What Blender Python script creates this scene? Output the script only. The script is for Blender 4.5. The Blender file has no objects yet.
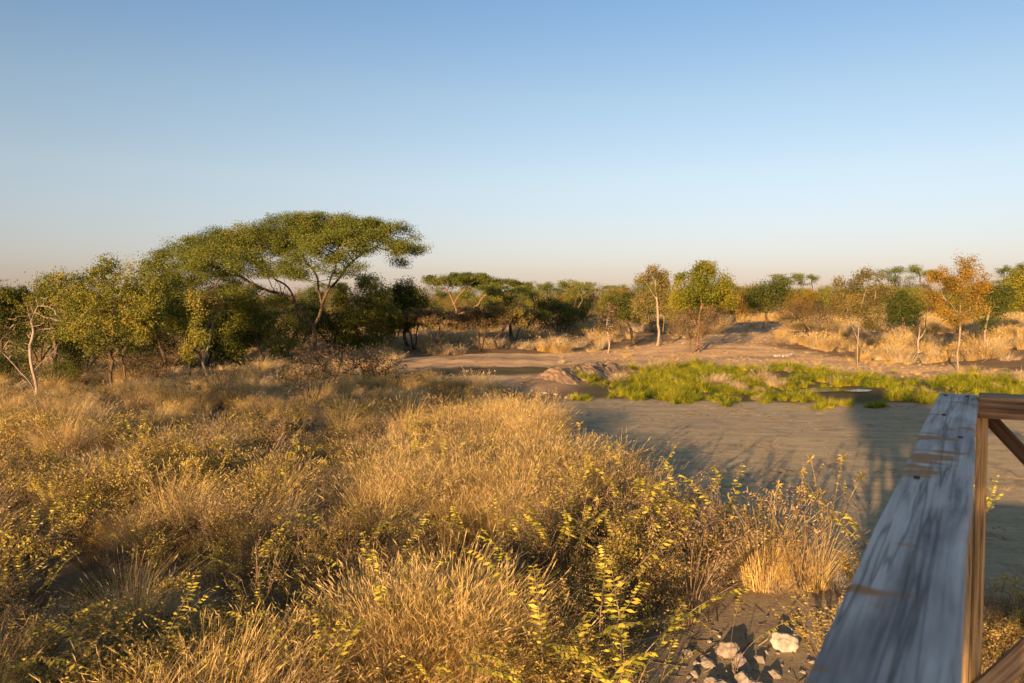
import bpy, math, random
import numpy as np
from mathutils import Vector, Matrix

R = math.radians
rng = np.random.default_rng(11)
random.seed(5)
SC = bpy.context.scene
COL = SC.collection

# ------------------------------------------------------------------ camera geometry
W, H = 1024, 683
LENS = 28.0
F = W * LENS / 36.0
HC = 3.3                      # eye height over the plain (standing on a lookout deck)
HORIZ = 297.0
PITCH = math.atan((H / 2 - HORIZ) / F)
CP, SP = math.cos(PITCH), math.sin(PITCH)


def ray(px, py):
    a, b = (px - W / 2) / F, (py - H / 2) / F
    return np.array([a, CP - b * SP, -SP - b * CP])


def ground(px, py, z=0.0):
    r = ray(px, py)
    t = (z - HC) / r[2]
    return np.array([r[0] * t, r[1] * t, z])


def at(px, py, Y):
    r = ray(px, py)
    t = Y / r[1]
    return np.array([r[0] * t, Y, HC + r[2] * t])


def to_px(x, y, z=0.0):
    X, Y, Z = np.asarray(x, float), np.asarray(y, float), np.asarray(z, float) - HC
    d = Y * CP - Z * SP
    d = np.where(d < 0.05, 0.05, d)
    v = Y * SP + Z * CP
    return W / 2 + F * X / d, H / 2 - F * v / d


def inpoly(px, py, poly):
    px, py = np.asarray(px), np.asarray(py)
    res = np.zeros(px.shape, bool)
    n = len(poly)
    for i in range(n):
        x1, y1 = poly[i]
        x2, y2 = poly[(i + 1) % n]
        c = (y1 > py) != (y2 > py)
        xi = (x2 - x1) * (py - y1) / ((y2 - y1) if y2 != y1 else 1e-9) + x1
        res ^= c & (px < xi)
    return res


def gp(poly):                 # pixel polygon -> polygon on the ground
    return [tuple(ground(a, b)[:2]) for a, b in poly]


# ------------------------------------------------------------------ helpers
def link(o, parent=None):
    COL.objects.link(o)
    if parent is not None:
        o.parent = parent
    return o


def tag(o, label=None, cat=None, group=None, kind=None):
    if label: o['label'] = label
    if cat: o['category'] = cat
    if group: o['group'] = group
    if kind: o['kind'] = kind
    return o


def empty(name, loc=(0, 0, 0), rz=0.0):
    o = bpy.data.objects.new(name, None)
    o.empty_display_size = 0.2
    o.location = loc
    o.rotation_euler = (0, 0, rz)
    return link(o)


def mesh_np(name, v, f, mats, smooth=False, attrs=None, midx=None):
    """v (n,3); f (m,k) all polygons with the same number of corners"""
    me = bpy.data.meshes.new(name)
    v = np.ascontiguousarray(v, dtype=np.float32)
    f = np.ascontiguousarray(f, dtype=np.int32)
    me.vertices.add(len(v))
    me.vertices.foreach_set('co', v.ravel())
    k = f.shape[1]
    me.loops.add(f.size)
    me.loops.foreach_set('vertex_index', f.ravel())
    me.polygons.add(len(f))
    me.polygons.foreach_set('loop_start', np.arange(0, f.size, k, dtype=np.int32))
    if smooth:
        me.polygons.foreach_set('use_smooth', np.ones(len(f), bool))
    if midx is not None:
        me.polygons.foreach_set('material_index', np.asarray(midx, np.int32))
    for m in (mats if isinstance(mats, (list, tuple)) else [mats]):
        me.materials.append(m)
    me.update(calc_edges=True)
    if attrs:
        for an, (dom, val) in attrs.items():
            val = np.asarray(val, np.float32)
            if val.ndim == 1:
                a = me.attributes.new(an, 'FLOAT', dom)
                a.data.foreach_set('value', val)
            else:
                a = me.attributes.new(an, 'FLOAT_COLOR', dom)
                if val.shape[1] == 3:
                    val = np.concatenate([val, np.ones((len(val), 1), np.float32)], 1)
                a.data.foreach_set('color', np.ascontiguousarray(val).ravel())
    return me


def obj(name, me, parent=None):
    return link(bpy.data.objects.new(name, me), parent)


def norm(a):
    return a / np.maximum(np.linalg.norm(a, axis=-1, keepdims=True), 1e-9)


# ------------------------------------------------------------------ materials
def mat(name):
    m = bpy.data.materials.new(name)
    m.use_nodes = True
    nt = m.node_tree
    nt.nodes.clear()
    out = nt.nodes.new('ShaderNodeOutputMaterial')
    return m, nt, out


def N(nt, typ, **kw):
    n = nt.nodes.new(typ)
    for k, v in kw.items():
        setattr(n, k, v)
    return n


def ramp(nt, fac, stops):
    n = N(nt, 'ShaderNodeValToRGB')
    els = n.color_ramp.elements
    while len(els) < len(stops):
        els.new(0.5)
    for e, (p, c) in zip(els, stops):
        e.position = p
        e.color = (*c, 1)
    nt.links.new(fac, n.inputs['Fac'])
    return n.outputs['Color']


def mixc(nt, fac, a, b, mode='MIX'):
    n = N(nt, 'ShaderNodeMix', data_type='RGBA', blend_type=mode)
    for sock, v in ((n.inputs[0], fac), (n.inputs[6], a), (n.inputs[7], b)):
        if isinstance(v, (int, float)):
            sock.default_value = v
        elif isinstance(v, tuple):
            sock.default_value = (*v, 1)
        else:
            nt.links.new(v, sock)
    return n.outputs[2]


def math_n(nt, op, a, b=None, clamp=False):
    n = N(nt, 'ShaderNodeMath', operation=op, use_clamp=clamp)
    for i, v in enumerate((a, b)):
        if v is None: continue
        if isinstance(v, (int, float)): n.inputs[i].default_value = v
        else: nt.links.new(v, n.inputs[i])
    return n.outputs[0]


def leaf_mat(name, cols, transl=0.35, inst=0.35, rough=0.6, spec=0.15):
    """leaf / blade colour from a per-face random number plus a per-object random shift"""
    m, nt, out = mat(name)
    at_ = N(nt, 'ShaderNodeAttribute', attribute_name='rnd')
    oi = N(nt, 'ShaderNodeObjectInfo')
    sh = math_n(nt, 'MULTIPLY', math_n(nt, 'SUBTRACT', oi.outputs['Random'], 0.5), inst)
    fac = math_n(nt, 'ADD', at_.outputs['Fac'], sh, True)
    n = len(cols)
    c = ramp(nt, fac, [(i / (n - 1), cc) for i, cc in enumerate(cols)])
    b = N(nt, 'ShaderNodeBsdfPrincipled')
    b.inputs['Roughness'].default_value = rough
    b.inputs['Specular IOR Level'].default_value = spec
    nt.links.new(c, b.inputs['Base Color'])
    t = N(nt, 'ShaderNodeBsdfTranslucent')
    nt.links.new(c, t.inputs['Color'])
    mx = N(nt, 'ShaderNodeMixShader')
    mx.inputs[0].default_value = transl
    nt.links.new(b.outputs[0], mx.inputs[1])
    nt.links.new(t.outputs[0], mx.inputs[2])
    nt.links.new(mx.outputs[0], out.inputs[0])
    return m


def rough_mat(name, cols, scale=6.0, stretch=(1, 1, 1), bump=0.4, detail=6, dist=0.02, rough=0.9):
    m, nt, out = mat(name)
    tc = N(nt, 'ShaderNodeTexCoord')
    mp = N(nt, 'ShaderNodeMapping')
    mp.inputs['Scale'].default_value = stretch
    nt.links.new(tc.outputs['Object'], mp.inputs[0])
    no = N(nt, 'ShaderNodeTexNoise')
    no.inputs['Scale'].default_value = scale
    no.inputs['Detail'].default_value = detail
    no.inputs['Roughness'].default_value = 0.65
    nt.links.new(mp.outputs[0], no.inputs['Vector'])
    n = len(cols)
    c = ramp(nt, no.outputs['Fac'], [(0.28 + 0.44 * i / (n - 1), cc) for i, cc in enumerate(cols)])
    b = N(nt, 'ShaderNodeBsdfPrincipled')
    b.inputs['Roughness'].default_value = rough
    b.inputs['Specular IOR Level'].default_value = 0.15
    nt.links.new(c, b.inputs['Base Color'])
    bp = N(nt, 'ShaderNodeBump')
    bp.inputs['Strength'].default_value = bump
    bp.inputs['Distance'].default_value = dist
    nt.links.new(no.outputs['Fac'], bp.inputs['Height'])
    nt.links.new(bp.outputs[0], b.inputs['Normal'])
    nt.links.new(b.outputs[0], out.inputs[0])
    return m


M = {}
M['straw'] = leaf_mat('dry_straw', [(.17, .12, .07), (.40, .30, .165), (.58, .46, .27), (.70, .59, .39)], .22, .6)
M['straw_pale'] = leaf_mat('pale_straw', [(.30, .23, .14), (.52, .42, .27), (.70, .60, .42)], .22, .5)
M['straw_gold'] = leaf_mat('golden_straw', [(.34, .22, .07), (.60, .43, .15), (.74, .58, .27)], .25, .4)
M['twig'] = leaf_mat('dry_twig', [(.09, .06, .035), (.20, .14, .085), (.34, .26, .16)], .05, .3)
M['forb_leaf'] = leaf_mat('yellow_forb_leaf', [(.14, .12, .035), (.38, .30, .06), (.58, .45, .09), (.62, .45, .17)], .35, .4, .5, .25)
M['forb_bright'] = leaf_mat('bright_forb_leaf', [(.24, .25, .035), (.50, .44, .055), (.66, .55, .09)], .35, .2, .45, .3)
M['forb_olive'] = leaf_mat('olive_forb_leaf', [(.09, .08, .03), (.21, .17, .055), (.40, .31, .11)], .3, .3)
M['forb_brown'] = leaf_mat('withered_forb_leaf', [(.16, .10, .05), (.38, .26, .13), (.56, .42, .22)], .25, .3)
M['marsh'] = leaf_mat('marsh_blade', [(.04, .085, .012), (.13, .20, .018), (.38, .42, .03), (.68, .55, .05)], .4, 1.0)
M['acacia'] = leaf_mat('acacia_leaf', [(.05, .075, .015), (.125, .16, .03), (.25, .25, .045)], .3, .1)
M['green'] = leaf_mat('green_leaf', [(.05, .07, .015), (.15, .175, .028), (.28, .27, .045), (.38, .30, .06)], .3, .4)
M['green_dark'] = leaf_mat('dark_green_leaf', [(.03, .045, .013), (.08, .105, .022), (.17, .175, .034)], .3, .3)
M['olive'] = leaf_mat('olive_leaf', [(.10, .09, .032), (.22, .185, .055), (.35, .28, .09)], .35, .4)
M['brown'] = leaf_mat('brown_leaf', [(.08, .06, .03), (.17, .125, .06), (.29, .21, .10)], .3, .4)
M['amber'] = leaf_mat('amber_leaf', [(.12, .10, .02), (.28, .19, .03), (.44, .26, .04), (.31, .27, .045)], .4, .3)
M['fresh'] = leaf_mat('fresh_green_leaf', [(.06, .09, .016), (.16, .185, .025), (.30, .29, .035), (.42, .35, .045)], .4, .25)
M['bark'] = rough_mat('dark_bark', [(.045, .03, .02), (.11, .075, .05), (.18, .13, .09)], 9, (1, 1, .25), .6)
M['bark_dark'] = rough_mat('blackish_bark', [(.02, .015, .012), (.05, .036, .026), (.085, .062, .045)], 9, (1, 1, .25), .6)
M['bark_red'] = rough_mat('warm_bark', [(.11, .06, .03), (.21, .125, .07), (.30, .20, .12)], 9, (1, 1, .25), .6)
M['bark_pale'] = rough_mat('pale_bark', [(.15, .115, .085), (.29, .235, .18), (.42, .36, .29)], 9, (1, 1, .3), .5)
M['rock'] = rough_mat('pale_rock', [(.17, .14, .11), (.42, .38, .33), (.60, .55, .49)], 7, (1, 1, 1), .8, 9, .03)
M['rock_grey'] = rough_mat('grey_rock', [(.13, .11, .09), (.27, .235, .195), (.42, .375, .32)], 7, (1, 1, 1), .8, 9, .03)
M['deadwood'] = rough_mat('dead_wood', [(.05, .035, .025), (.13, .09, .06), (.25, .19, .14)], 7, (1, 1, .4), .6)
M['termite'] = rough_mat('grey_earth', [(.10, .085, .07), (.17, .15, .13), (.24, .215, .19)], 9, (1, 1, 1), .6)


def wood_mat(name, cols, dapple_wear=0.0, along='X'):
    m, nt, out = mat(name)
    tc = N(nt, 'ShaderNodeTexCoord')
    mp = N(nt, 'ShaderNodeMapping')
    s = {'X': (1.6, 42, 42), 'Z': (42, 42, 1.6)}[along]
    mp.inputs['Scale'].default_value = s
    nt.links.new(tc.outputs['Object'], mp.inputs[0])
    n1 = N(nt, 'ShaderNodeTexNoise')
    n1.inputs['Scale'].default_value = 1.4
    n1.inputs['Detail'].default_value = 10
    n1.inputs['Roughness'].default_value = .7
    n1.inputs['Distortion'].default_value = .5
    nt.links.new(mp.outputs[0], n1.inputs['Vector'])
    mp2 = N(nt, 'ShaderNodeMapping')
    mp2.inputs['Scale'].default_value = {'X': (2.2, 9, 9), 'Z': (9, 9, 2.2)}[along]
    nt.links.new(tc.outputs['Object'], mp2.inputs[0])
    n2 = N(nt, 'ShaderNodeTexNoise')
    n2.inputs['Scale'].default_value = 1.0
    n2.inputs['Detail'].default_value = 5
    nt.links.new(mp2.outputs[0], n2.inputs['Vector'])
    c1 = ramp(nt, n1.outputs['Fac'], [(.36, cols[0]), (.49, cols[1]), (.62, cols[2])])
    c2 = ramp(nt, n2.outputs['Fac'], [(.36, (.50, .50, .53)), (.54, (1, 1, 1))])
    c = mixc(nt, 1.0, c1, c2, 'MULTIPLY')
    if dapple_wear > 0:                      # orange spots: wear and sun dapples painted into the wood colour
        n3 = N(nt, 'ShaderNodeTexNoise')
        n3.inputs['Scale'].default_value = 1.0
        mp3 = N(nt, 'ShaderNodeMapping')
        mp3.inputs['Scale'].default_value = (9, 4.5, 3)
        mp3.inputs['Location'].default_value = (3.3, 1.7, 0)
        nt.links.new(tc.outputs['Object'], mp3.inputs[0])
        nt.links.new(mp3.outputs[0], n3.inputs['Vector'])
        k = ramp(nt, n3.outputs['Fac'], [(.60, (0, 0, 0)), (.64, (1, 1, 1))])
        c = mixc(nt, math_n(nt, 'MULTIPLY', k, dapple_wear), c, (.46, .21, .065))
    mpc = N(nt, 'ShaderNodeMapping')
    mpc.inputs['Scale'].default_value = {'X': (.28, 13, 13), 'Z': (13, 13, .28)}[along]
    nt.links.new(tc.outputs['Object'], mpc.inputs[0])
    nc_ = N(nt, 'ShaderNodeTexNoise')
    nc_.inputs['Scale'].default_value = 1.6
    nc_.inputs['Detail'].default_value = 3
    nc_.inputs['Distortion'].default_value = .08
    nt.links.new(mpc.outputs[0], nc_.inputs['Vector'])
    crack = ramp(nt, nc_.outputs['Fac'], [(.488, (0, 0, 0)), (.499, (1, 1, 1)), (.501, (1, 1, 1)), (.512, (0, 0, 0))])
    c = mixc(nt, math_n(nt, 'MULTIPLY', crack, .55), c, (.05, .04, .035))
    b = N(nt, 'ShaderNodeBsdfPrincipled')
    b.inputs['Roughness'].default_value = .8
    b.inputs['Specular IOR Level'].default_value = .2
    nt.links.new(c, b.inputs['Base Color'])
    bp = N(nt, 'ShaderNodeBump')
    bp.inputs['Strength'].default_value = .55
    bp.inputs['Distance'].default_value = .006
    nt.links.new(math_n(nt, 'SUBTRACT', n1.outputs['Fac'], crack), bp.inputs['Height'])
    nt.links.new(bp.outputs[0], b.inputs['Normal'])
    nt.links.new(b.outputs[0], out.inputs[0])
    return m


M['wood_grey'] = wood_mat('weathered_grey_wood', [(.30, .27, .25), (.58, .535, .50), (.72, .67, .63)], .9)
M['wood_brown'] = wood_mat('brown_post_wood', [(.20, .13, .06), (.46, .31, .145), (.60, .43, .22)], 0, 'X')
M['wood_dark'] = wood_mat('dark_brown_wood', [(.03, .02, .014), (.07, .045, .028), (.12, .08, .05)])  # darkest of the plank woods, used on one brace
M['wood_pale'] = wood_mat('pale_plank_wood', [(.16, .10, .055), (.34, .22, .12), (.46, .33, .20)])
m, nt, out = mat('rusty_bolt')
b = N(nt, 'ShaderNodeBsdfPrincipled')
b.inputs['Base Color'].default_value = (.06, .035, .025, 1)
b.inputs['Metallic'].default_value = .6
b.inputs['Roughness'].default_value = .6
nt.links.new(b.outputs[0], out.inputs[0])
M['bolt'] = m
m, nt, out = mat('pool_water')
b = N(nt, 'ShaderNodeBsdfPrincipled')
b.inputs['Base Color'].default_value = (.03, .035, .03, 1)
b.inputs['Roughness'].default_value = .04
b.inputs['IOR'].default_value = 1.33
nz = N(nt, 'ShaderNodeTexNoise'); nz.inputs['Scale'].default_value = 7
bp = N(nt, 'ShaderNodeBump'); bp.inputs['Strength'].default_value = .06; bp.inputs['Distance'].default_value = .02
nt.links.new(nz.outputs['Fac'], bp.inputs['Height']); nt.links.new(bp.outputs[0], b.inputs['Normal'])
nt.links.new(b.outputs[0], out.inputs[0])
M['water'] = m

# ------------------------------------------------------------------ zones (traced on the ground)
CLEAR = gp([(528, 402), (550, 430), (592, 462), (642, 505), (695, 545), (770, 585), (850, 600), (930, 622), (1000, 640),
            (1250, 640), (1700, 520), (1700, 420), (1180, 411), (1024, 404), (900, 403), (780, 402), (640, 398), (580, 399)])
POCKET = gp([(610, 720), (612, 670), (640, 630), (690, 603), (760, 592), (850, 600), (920, 620), (1000, 650), (1150, 690), (1300, 1100), (620, 1100)])
MARSH = gp([(556, 392), (590, 379), (640, 369), (720, 367), (800, 371), (900, 376), (1024, 378), (1300, 384), (1400, 401), (1024, 397),
            (930, 396), (900, 401), (820, 403), (740, 401), (650, 397), (590, 396)])
REAR = gp([(385, 366), (420, 356), (520, 352), (600, 351), (690, 346), (755, 333), (800, 334), (770, 352), (860, 360), (1024, 372),
           (1300, 384), (1300, 392), (1024, 381), (900, 378), (760, 369), (650, 369), (585, 377), (545, 396), (510, 392), (430, 384), (395, 376)])
BANKPTS = [ground(540, 388), ground(575, 381), ground(608, 372), ground(628, 371)]


def smooth_noise(x, y, s, seed):
    a = np.zeros_like(x)
    r = np.random.default_rng(seed)
    for i in range(7):
        th, ph = r.uniform(0, 6.283), r.uniform(0, 6.283)
        k = 6.283 / s * r.uniform(.6, 1.7)
        a += np.sin((x * math.cos(th) + y * math.sin(th)) * k + ph)
    return a / 3.2


def terrain(x, y):
    x, y = np.asarray(x, float), np.asarray(y, float)
    h = smooth_noise(x, y, 14, 1) * .07 + smooth_noise(x, y, 45, 2) * .10 * np.clip((y - 20) / 30, 0, 1)
    # low swell under the grass on the left
    h += .28 * np.exp(-(((x + 7) / 6) ** 2 + ((y - 19) / 6) ** 2))
    # broken earth bank beside the marsh
    d = np.full(x.shape, 1e9)
    for a_, b_ in zip(BANKPTS[:-1], BANKPTS[1:]):
        ax, ay, bx, by = a_[0], a_[1], b_[0], b_[1]
        t = np.clip(((x - ax) * (bx - ax) + (y - ay) * (by - ay)) / ((bx - ax) ** 2 + (by - ay) ** 2), 0, 1)
        d = np.minimum(d, np.hypot(x - ax - t * (bx - ax), y - ay - t * (by - ay)))
    h += np.exp(-(d / 1.0) ** 2) * .30
    # sunken marsh
    px, py = to_px(x, y)
    h -= .16 * np.exp(-(((py - 389) / 9) ** 2)) * np.clip((px - 600) / 60, 0, 1) * (y > 10)
    # rise of the dry bank at the rear right
    h += 1.1 * np.clip((y - 36) / 30, 0, 1) ** 1.0 * np.clip((x - 2) / 10, 0, 1) * np.clip((170 - y) / 60, 0, 1)
    h += .05 * smooth_noise(x, y, 2.6, 9) * np.clip((y - 30) / 8, 0, 1) * (y < 90)
    return h


def T(x, y):
    return float(terrain(np.array([x]), np.array([y]))[0])


# ------------------------------------------------------------------ ground sheet
rows = np.concatenate([np.linspace(-70, 2, 40), np.linspace(2.2, 14, 90), np.linspace(14.2, 60, 150),
                       np.geomspace(61, 4000, 60)])
cols = np.linspace(-1, 1, 281)
cols = np.sign(cols) * np.abs(cols) ** 1.25
wid = np.where(rows < 8, 46, 36 + rows * 1.15)
gx = wid[:, None] * cols[None, :]
gy = np.repeat(rows[:, None], len(cols), 1)
gz = terrain(gx, gy)
gv = np.stack([gx, gy, gz], -1).reshape(-1, 3)
nr, nc = gx.shape
ii = np.arange((nr - 1) * (nc - 1))
a = (ii // (nc - 1)) * nc + ii % (nc - 1)
gf = np.stack([a, a + 1, a + nc + 1, a + nc], 1)
jx = gx + smooth_noise(gx, gy, 2.2, 7) * .25
jy = gy + smooth_noise(gx, gy, 2.2, 8) * .25
fl = lambda q: q.reshape(-1).astype(np.float32)
m_clear = inpoly(jx, jy, CLEAR)
bd = np.full(gx.shape, 1e9)
for a_, b_ in zip(BANKPTS[:-1], BANKPTS[1:]):
    for t_ in np.linspace(0, 1, 6):
        q_ = a_ + (b_ - a_) * t_
        bd = np.minimum(bd, np.hypot(jx - q_[0], jy - q_[1]))
m_bank = np.clip(1.7 - bd, 0, 1)
m_rear = inpoly(jx, jy, REAR)
m_marsh = inpoly(jx, jy, MARSH) | inpoly(jx, jy, gp([(400, 372), (470, 367), (545, 366), (602, 360), (606, 363), (548, 371), (480, 376), (408, 378)]))


def blur(m, k=1):
    m = m.astype(float)
    for _ in range(k):
        p = np.pad(m, 1, mode='edge')
        m = (p[:-2, 1:-1] + p[2:, 1:-1] + p[1:-1, :-2] + p[1:-1, 2:] + 2 * p[1:-1, 1:-1]) / 6
    return m


m_clear = np.maximum(m_clear.astype(float), .6 * inpoly(jx, jy, POCKET))
zone = np.stack([fl(blur(m_clear, 2)), fl(blur(m_rear, 2)), fl(blur(m_marsh, 2)), fl(m_bank)], 1)

m, nt, out = mat('savanna_soil')
geo = N(nt, 'ShaderNodeNewGeometry')
za = N(nt, 'ShaderNodeAttribute', attribute_name='zone')
sp = N(nt, 'ShaderNodeSeparateColor')
nt.links.new(za.outputs['Color'], sp.inputs[0])


def gnoise(scale, detail=6, rough=.6, dist=0.0, sc3=None):
    n = N(nt, 'ShaderNodeTexNoise')
    n.inputs['Scale'].default_value = scale
    n.inputs['Detail'].default_value = detail
    n.inputs['Roughness'].default_value = rough
    n.inputs['Distortion'].default_value = dist
    if sc3:
        mp = N(nt, 'ShaderNodeMapping')
        mp.inputs['Scale'].default_value = sc3
        nt.links.new(geo.outputs['Position'], mp.inputs[0])
        nt.links.new(mp.outputs[0], n.inputs['Vector'])
    else:
        nt.links.new(geo.outputs['Position'], n.inputs['Vector'])
    return n.outputs['Fac']


fine = gnoise(22, 8, .75)
mid = gnoise(1.6, 7, .7)
big = gnoise(.22, 5, .6)
streak = gnoise(1, 8, .75, .5, (.55, 3.2, 1))
grit = gnoise(75, 5, .8)
litter = mixc(nt, mid, ramp(nt, fine, [(.3, (.11, .075, .045)), (.55, (.30, .21, .12)), (.75, (.48, .36, .21))]), (.21, .15, .09))
clear0 = ramp(nt, fine, [(.25, (.22, .185, .13)), (.5, (.41, .345, .25)), (.75, (.55, .47, .35))])
clear1 = mixc(nt, ramp(nt, streak, [(.40, (0, 0, 0)), (.62, (1, 1, 1))]), clear0, (.60, .49, .29))
clear2 = mixc(nt, ramp(nt, mid, [(.52, (0, 0, 0)), (.66, (.8, .8, .8))]), clear1, (.30, .255, .19))
clearc = mixc(nt, ramp(nt, grit, [(.60, (0, 0, 0)), (.70, (.9, .9, .9))]), clear2, (.54, .47, .35))
rear0 = ramp(nt, fine, [(.25, (.48, .32, .17)), (.5, (.70, .48, .27)), (.78, (.80, .60, .38))])
rear1 = mixc(nt, ramp(nt, mid, [(.48, (0, 0, 0)), (.62, (.85, .85, .85))]), rear0, (.54, .37, .21))
rearc = mixc(nt, ramp(nt, big, [(.50, (0, 0, 0)), (.64, (.75, .75, .75))]), rear1, (.30, .23, .17))
marshc = ramp(nt, fine, [(.3, (.07, .065, .03)), (.7, (.20, .165, .09))])
c = mixc(nt, sp.outputs[0], litter, clearc)
c = mixc(nt, sp.outputs[1], c, rearc)
c = mixc(nt, sp.outputs[2], c, marshc)
bankc = ramp(nt, fine, [(.3, (.20, .13, .08)), (.5, (.36, .25, .155)), (.72, (.50, .38, .26))])
c = mixc(nt, za.outputs['Alpha'], c, bankc)
b = N(nt, 'ShaderNodeBsdfPrincipled')
b.inputs['Roughness'].default_value = .95
b.inputs['Specular IOR Level'].default_value = .08
nt.links.new(c, b.inputs['Base Color'])
bp = N(nt, 'ShaderNodeBump')
bp.inputs['Strength'].default_value = .9
bp.inputs['Distance'].default_value = .05
nt.links.new(math_n(nt, 'ADD', fine, math_n(nt, 'MULTIPLY', mid, 1.6)), bp.inputs['Height'])
nt.links.new(bp.outputs[0], b.inputs['Normal'])
nt.links.new(b.outputs[0], out.inputs[0])
M['soil'] = m
tag(obj('ground', mesh_np('ground', gv, gf, m, True, {'zone': ('POINT', zone)})), kind='structure',
    label='dusty savanna ground with trampled clearing and dry grass litter')

# broken earth bank: a craggy crest of clods on the swell
bp_ = np.array([b_[:2] for b_ in BANKPTS])
seg = np.concatenate([[0], np.cumsum(np.linalg.norm(np.diff(bp_, axis=0), axis=1))])
uu = np.linspace(0, seg[-1], 150)
cx_ = np.interp(uu, seg, bp_[:, 0]); cy_ = np.interp(uu, seg, bp_[:, 1])
vv_ = np.linspace(-1.25, 1.25, 60)
tx_, ty_ = np.gradient(cx_), np.gradient(cy_)
tn_ = np.hypot(tx_, ty_)
bx = cx_[:, None] - (ty_ / tn_)[:, None] * vv_[None]
by = cy_[:, None] + (tx_ / tn_)[:, None] * vv_[None]
prof = np.clip(1 - (np.abs(vv_ + .12 * np.sin(uu[:, None] * 2.3)) / (1.0 + .2 * np.sin(uu[:, None] * 1.7))) ** 1.6, 0, 1) * np.clip(np.minimum(uu, uu[-1] - uu) / .9, 0, 1)[:, None] ** .6
crag = .27 + .10 * smooth_noise(bx, by, 1.5, 51) + .05 * np.abs(smooth_noise(bx, by, .6, 52)) + .022 * smooth_noise(bx, by, .25, 53)
bz = terrain(bx, by) - .06 + prof * np.clip(crag, .08, .7)
na, nb = bx.shape
ia = np.arange((na - 1) * (nb - 1)); a0_ = (ia // (nb - 1)) * nb + ia % (nb - 1)
BANK_V, BANK_F = np.stack([bx, by, bz], -1).reshape(-1, 3), np.stack([a0_, a0_ + 1, a0_ + nb + 1, a0_ + nb], 1)
M['earth'] = rough_mat('broken_earth', [(.15, .095, .06), (.33, .22, .135), (.52, .38, .25)], 5, (1, 1, 1), .9, 9, .08)
tag(obj('earth_bank', mesh_np('earth_bank', BANK_V, BANK_F, M['earth'], False)), 'low bank of broken orange earth at the end of the marsh', kind='structure')

# pools of open water in the marsh
for (px, py, rx, ry, lab) in [(832, 391, 1.3, .6, 'small glinting pool among the green marsh grass'),
                              (1012, 415, 1.2, .8, 'small bright pool just past the corner of the railing')]:
    c0 = ground(px, py, -.10)
    n = 40
    th = np.linspace(0, 2 * math.pi, n, endpoint=False)
    rr = 1 + .18 * np.sin(3 * th + px) + .1 * np.sin(5 * th)
    z0 = T(c0[0], c0[1]) + .05
    ring = np.stack([c0[0] + rx * rr * np.cos(th), c0[1] + ry * rr * np.sin(th), np.full(n, z0)], 1)
    me = bpy.data.meshes.new('pool_water')
    me.from_pydata([tuple(p) for p in ring], [], [tuple(range(n))])
    me.materials.append(M['water'])
    tag(obj('pool_water', me), lab, kind='structure')

# ------------------------------------------------------------------ plants: geometry makers


def leaf_quads(c, size, aspect, up=0.0, rnd=None, dirs=None, fold=.12):
    """rhombic leaves at centres c; up biases their normals to the sky"""
    n = len(c)
    if dirs is None:
        nrm = rng.normal(size=(n, 3))
        nrm[:, 2] = np.abs(nrm[:, 2]) + up
        nrm = norm(nrm)
        u = norm(np.cross(nrm, rng.normal(size=(n, 3))))
    else:
        u = norm(dirs)
        nrm = rng.normal(size=(n, 3)); nrm[:, 2] += up + .3
        nrm = norm(nrm - u * np.sum(nrm * u, 1, keepdims=True))
    v = np.cross(nrm, u)
    L = (size * .5)[:, None] if isinstance(size, np.ndarray) else size * .5
    Wd = L * aspect
    p0, p2 = c - u * L, c + u * L
    p1 = c + v * Wd + nrm * L * fold
    p3 = c - v * Wd + nrm * L * fold
    verts = np.stack([p0, p1, p2, p3], 1).reshape(-1, 3)
    faces = np.arange(4 * n).reshape(-1, 4)
    if rnd is None:
        rnd = rng.random(n)
    return verts, faces, rnd


def cat(parts):
    vs, fs, rs, o = [], [], [], 0
    for v, f, r in parts:
        vs.append(v); fs.append(f + o); rs.append(r); o += len(v)
    return np.concatenate(vs), np.concatenate(fs), np.concatenate(rs)


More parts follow.
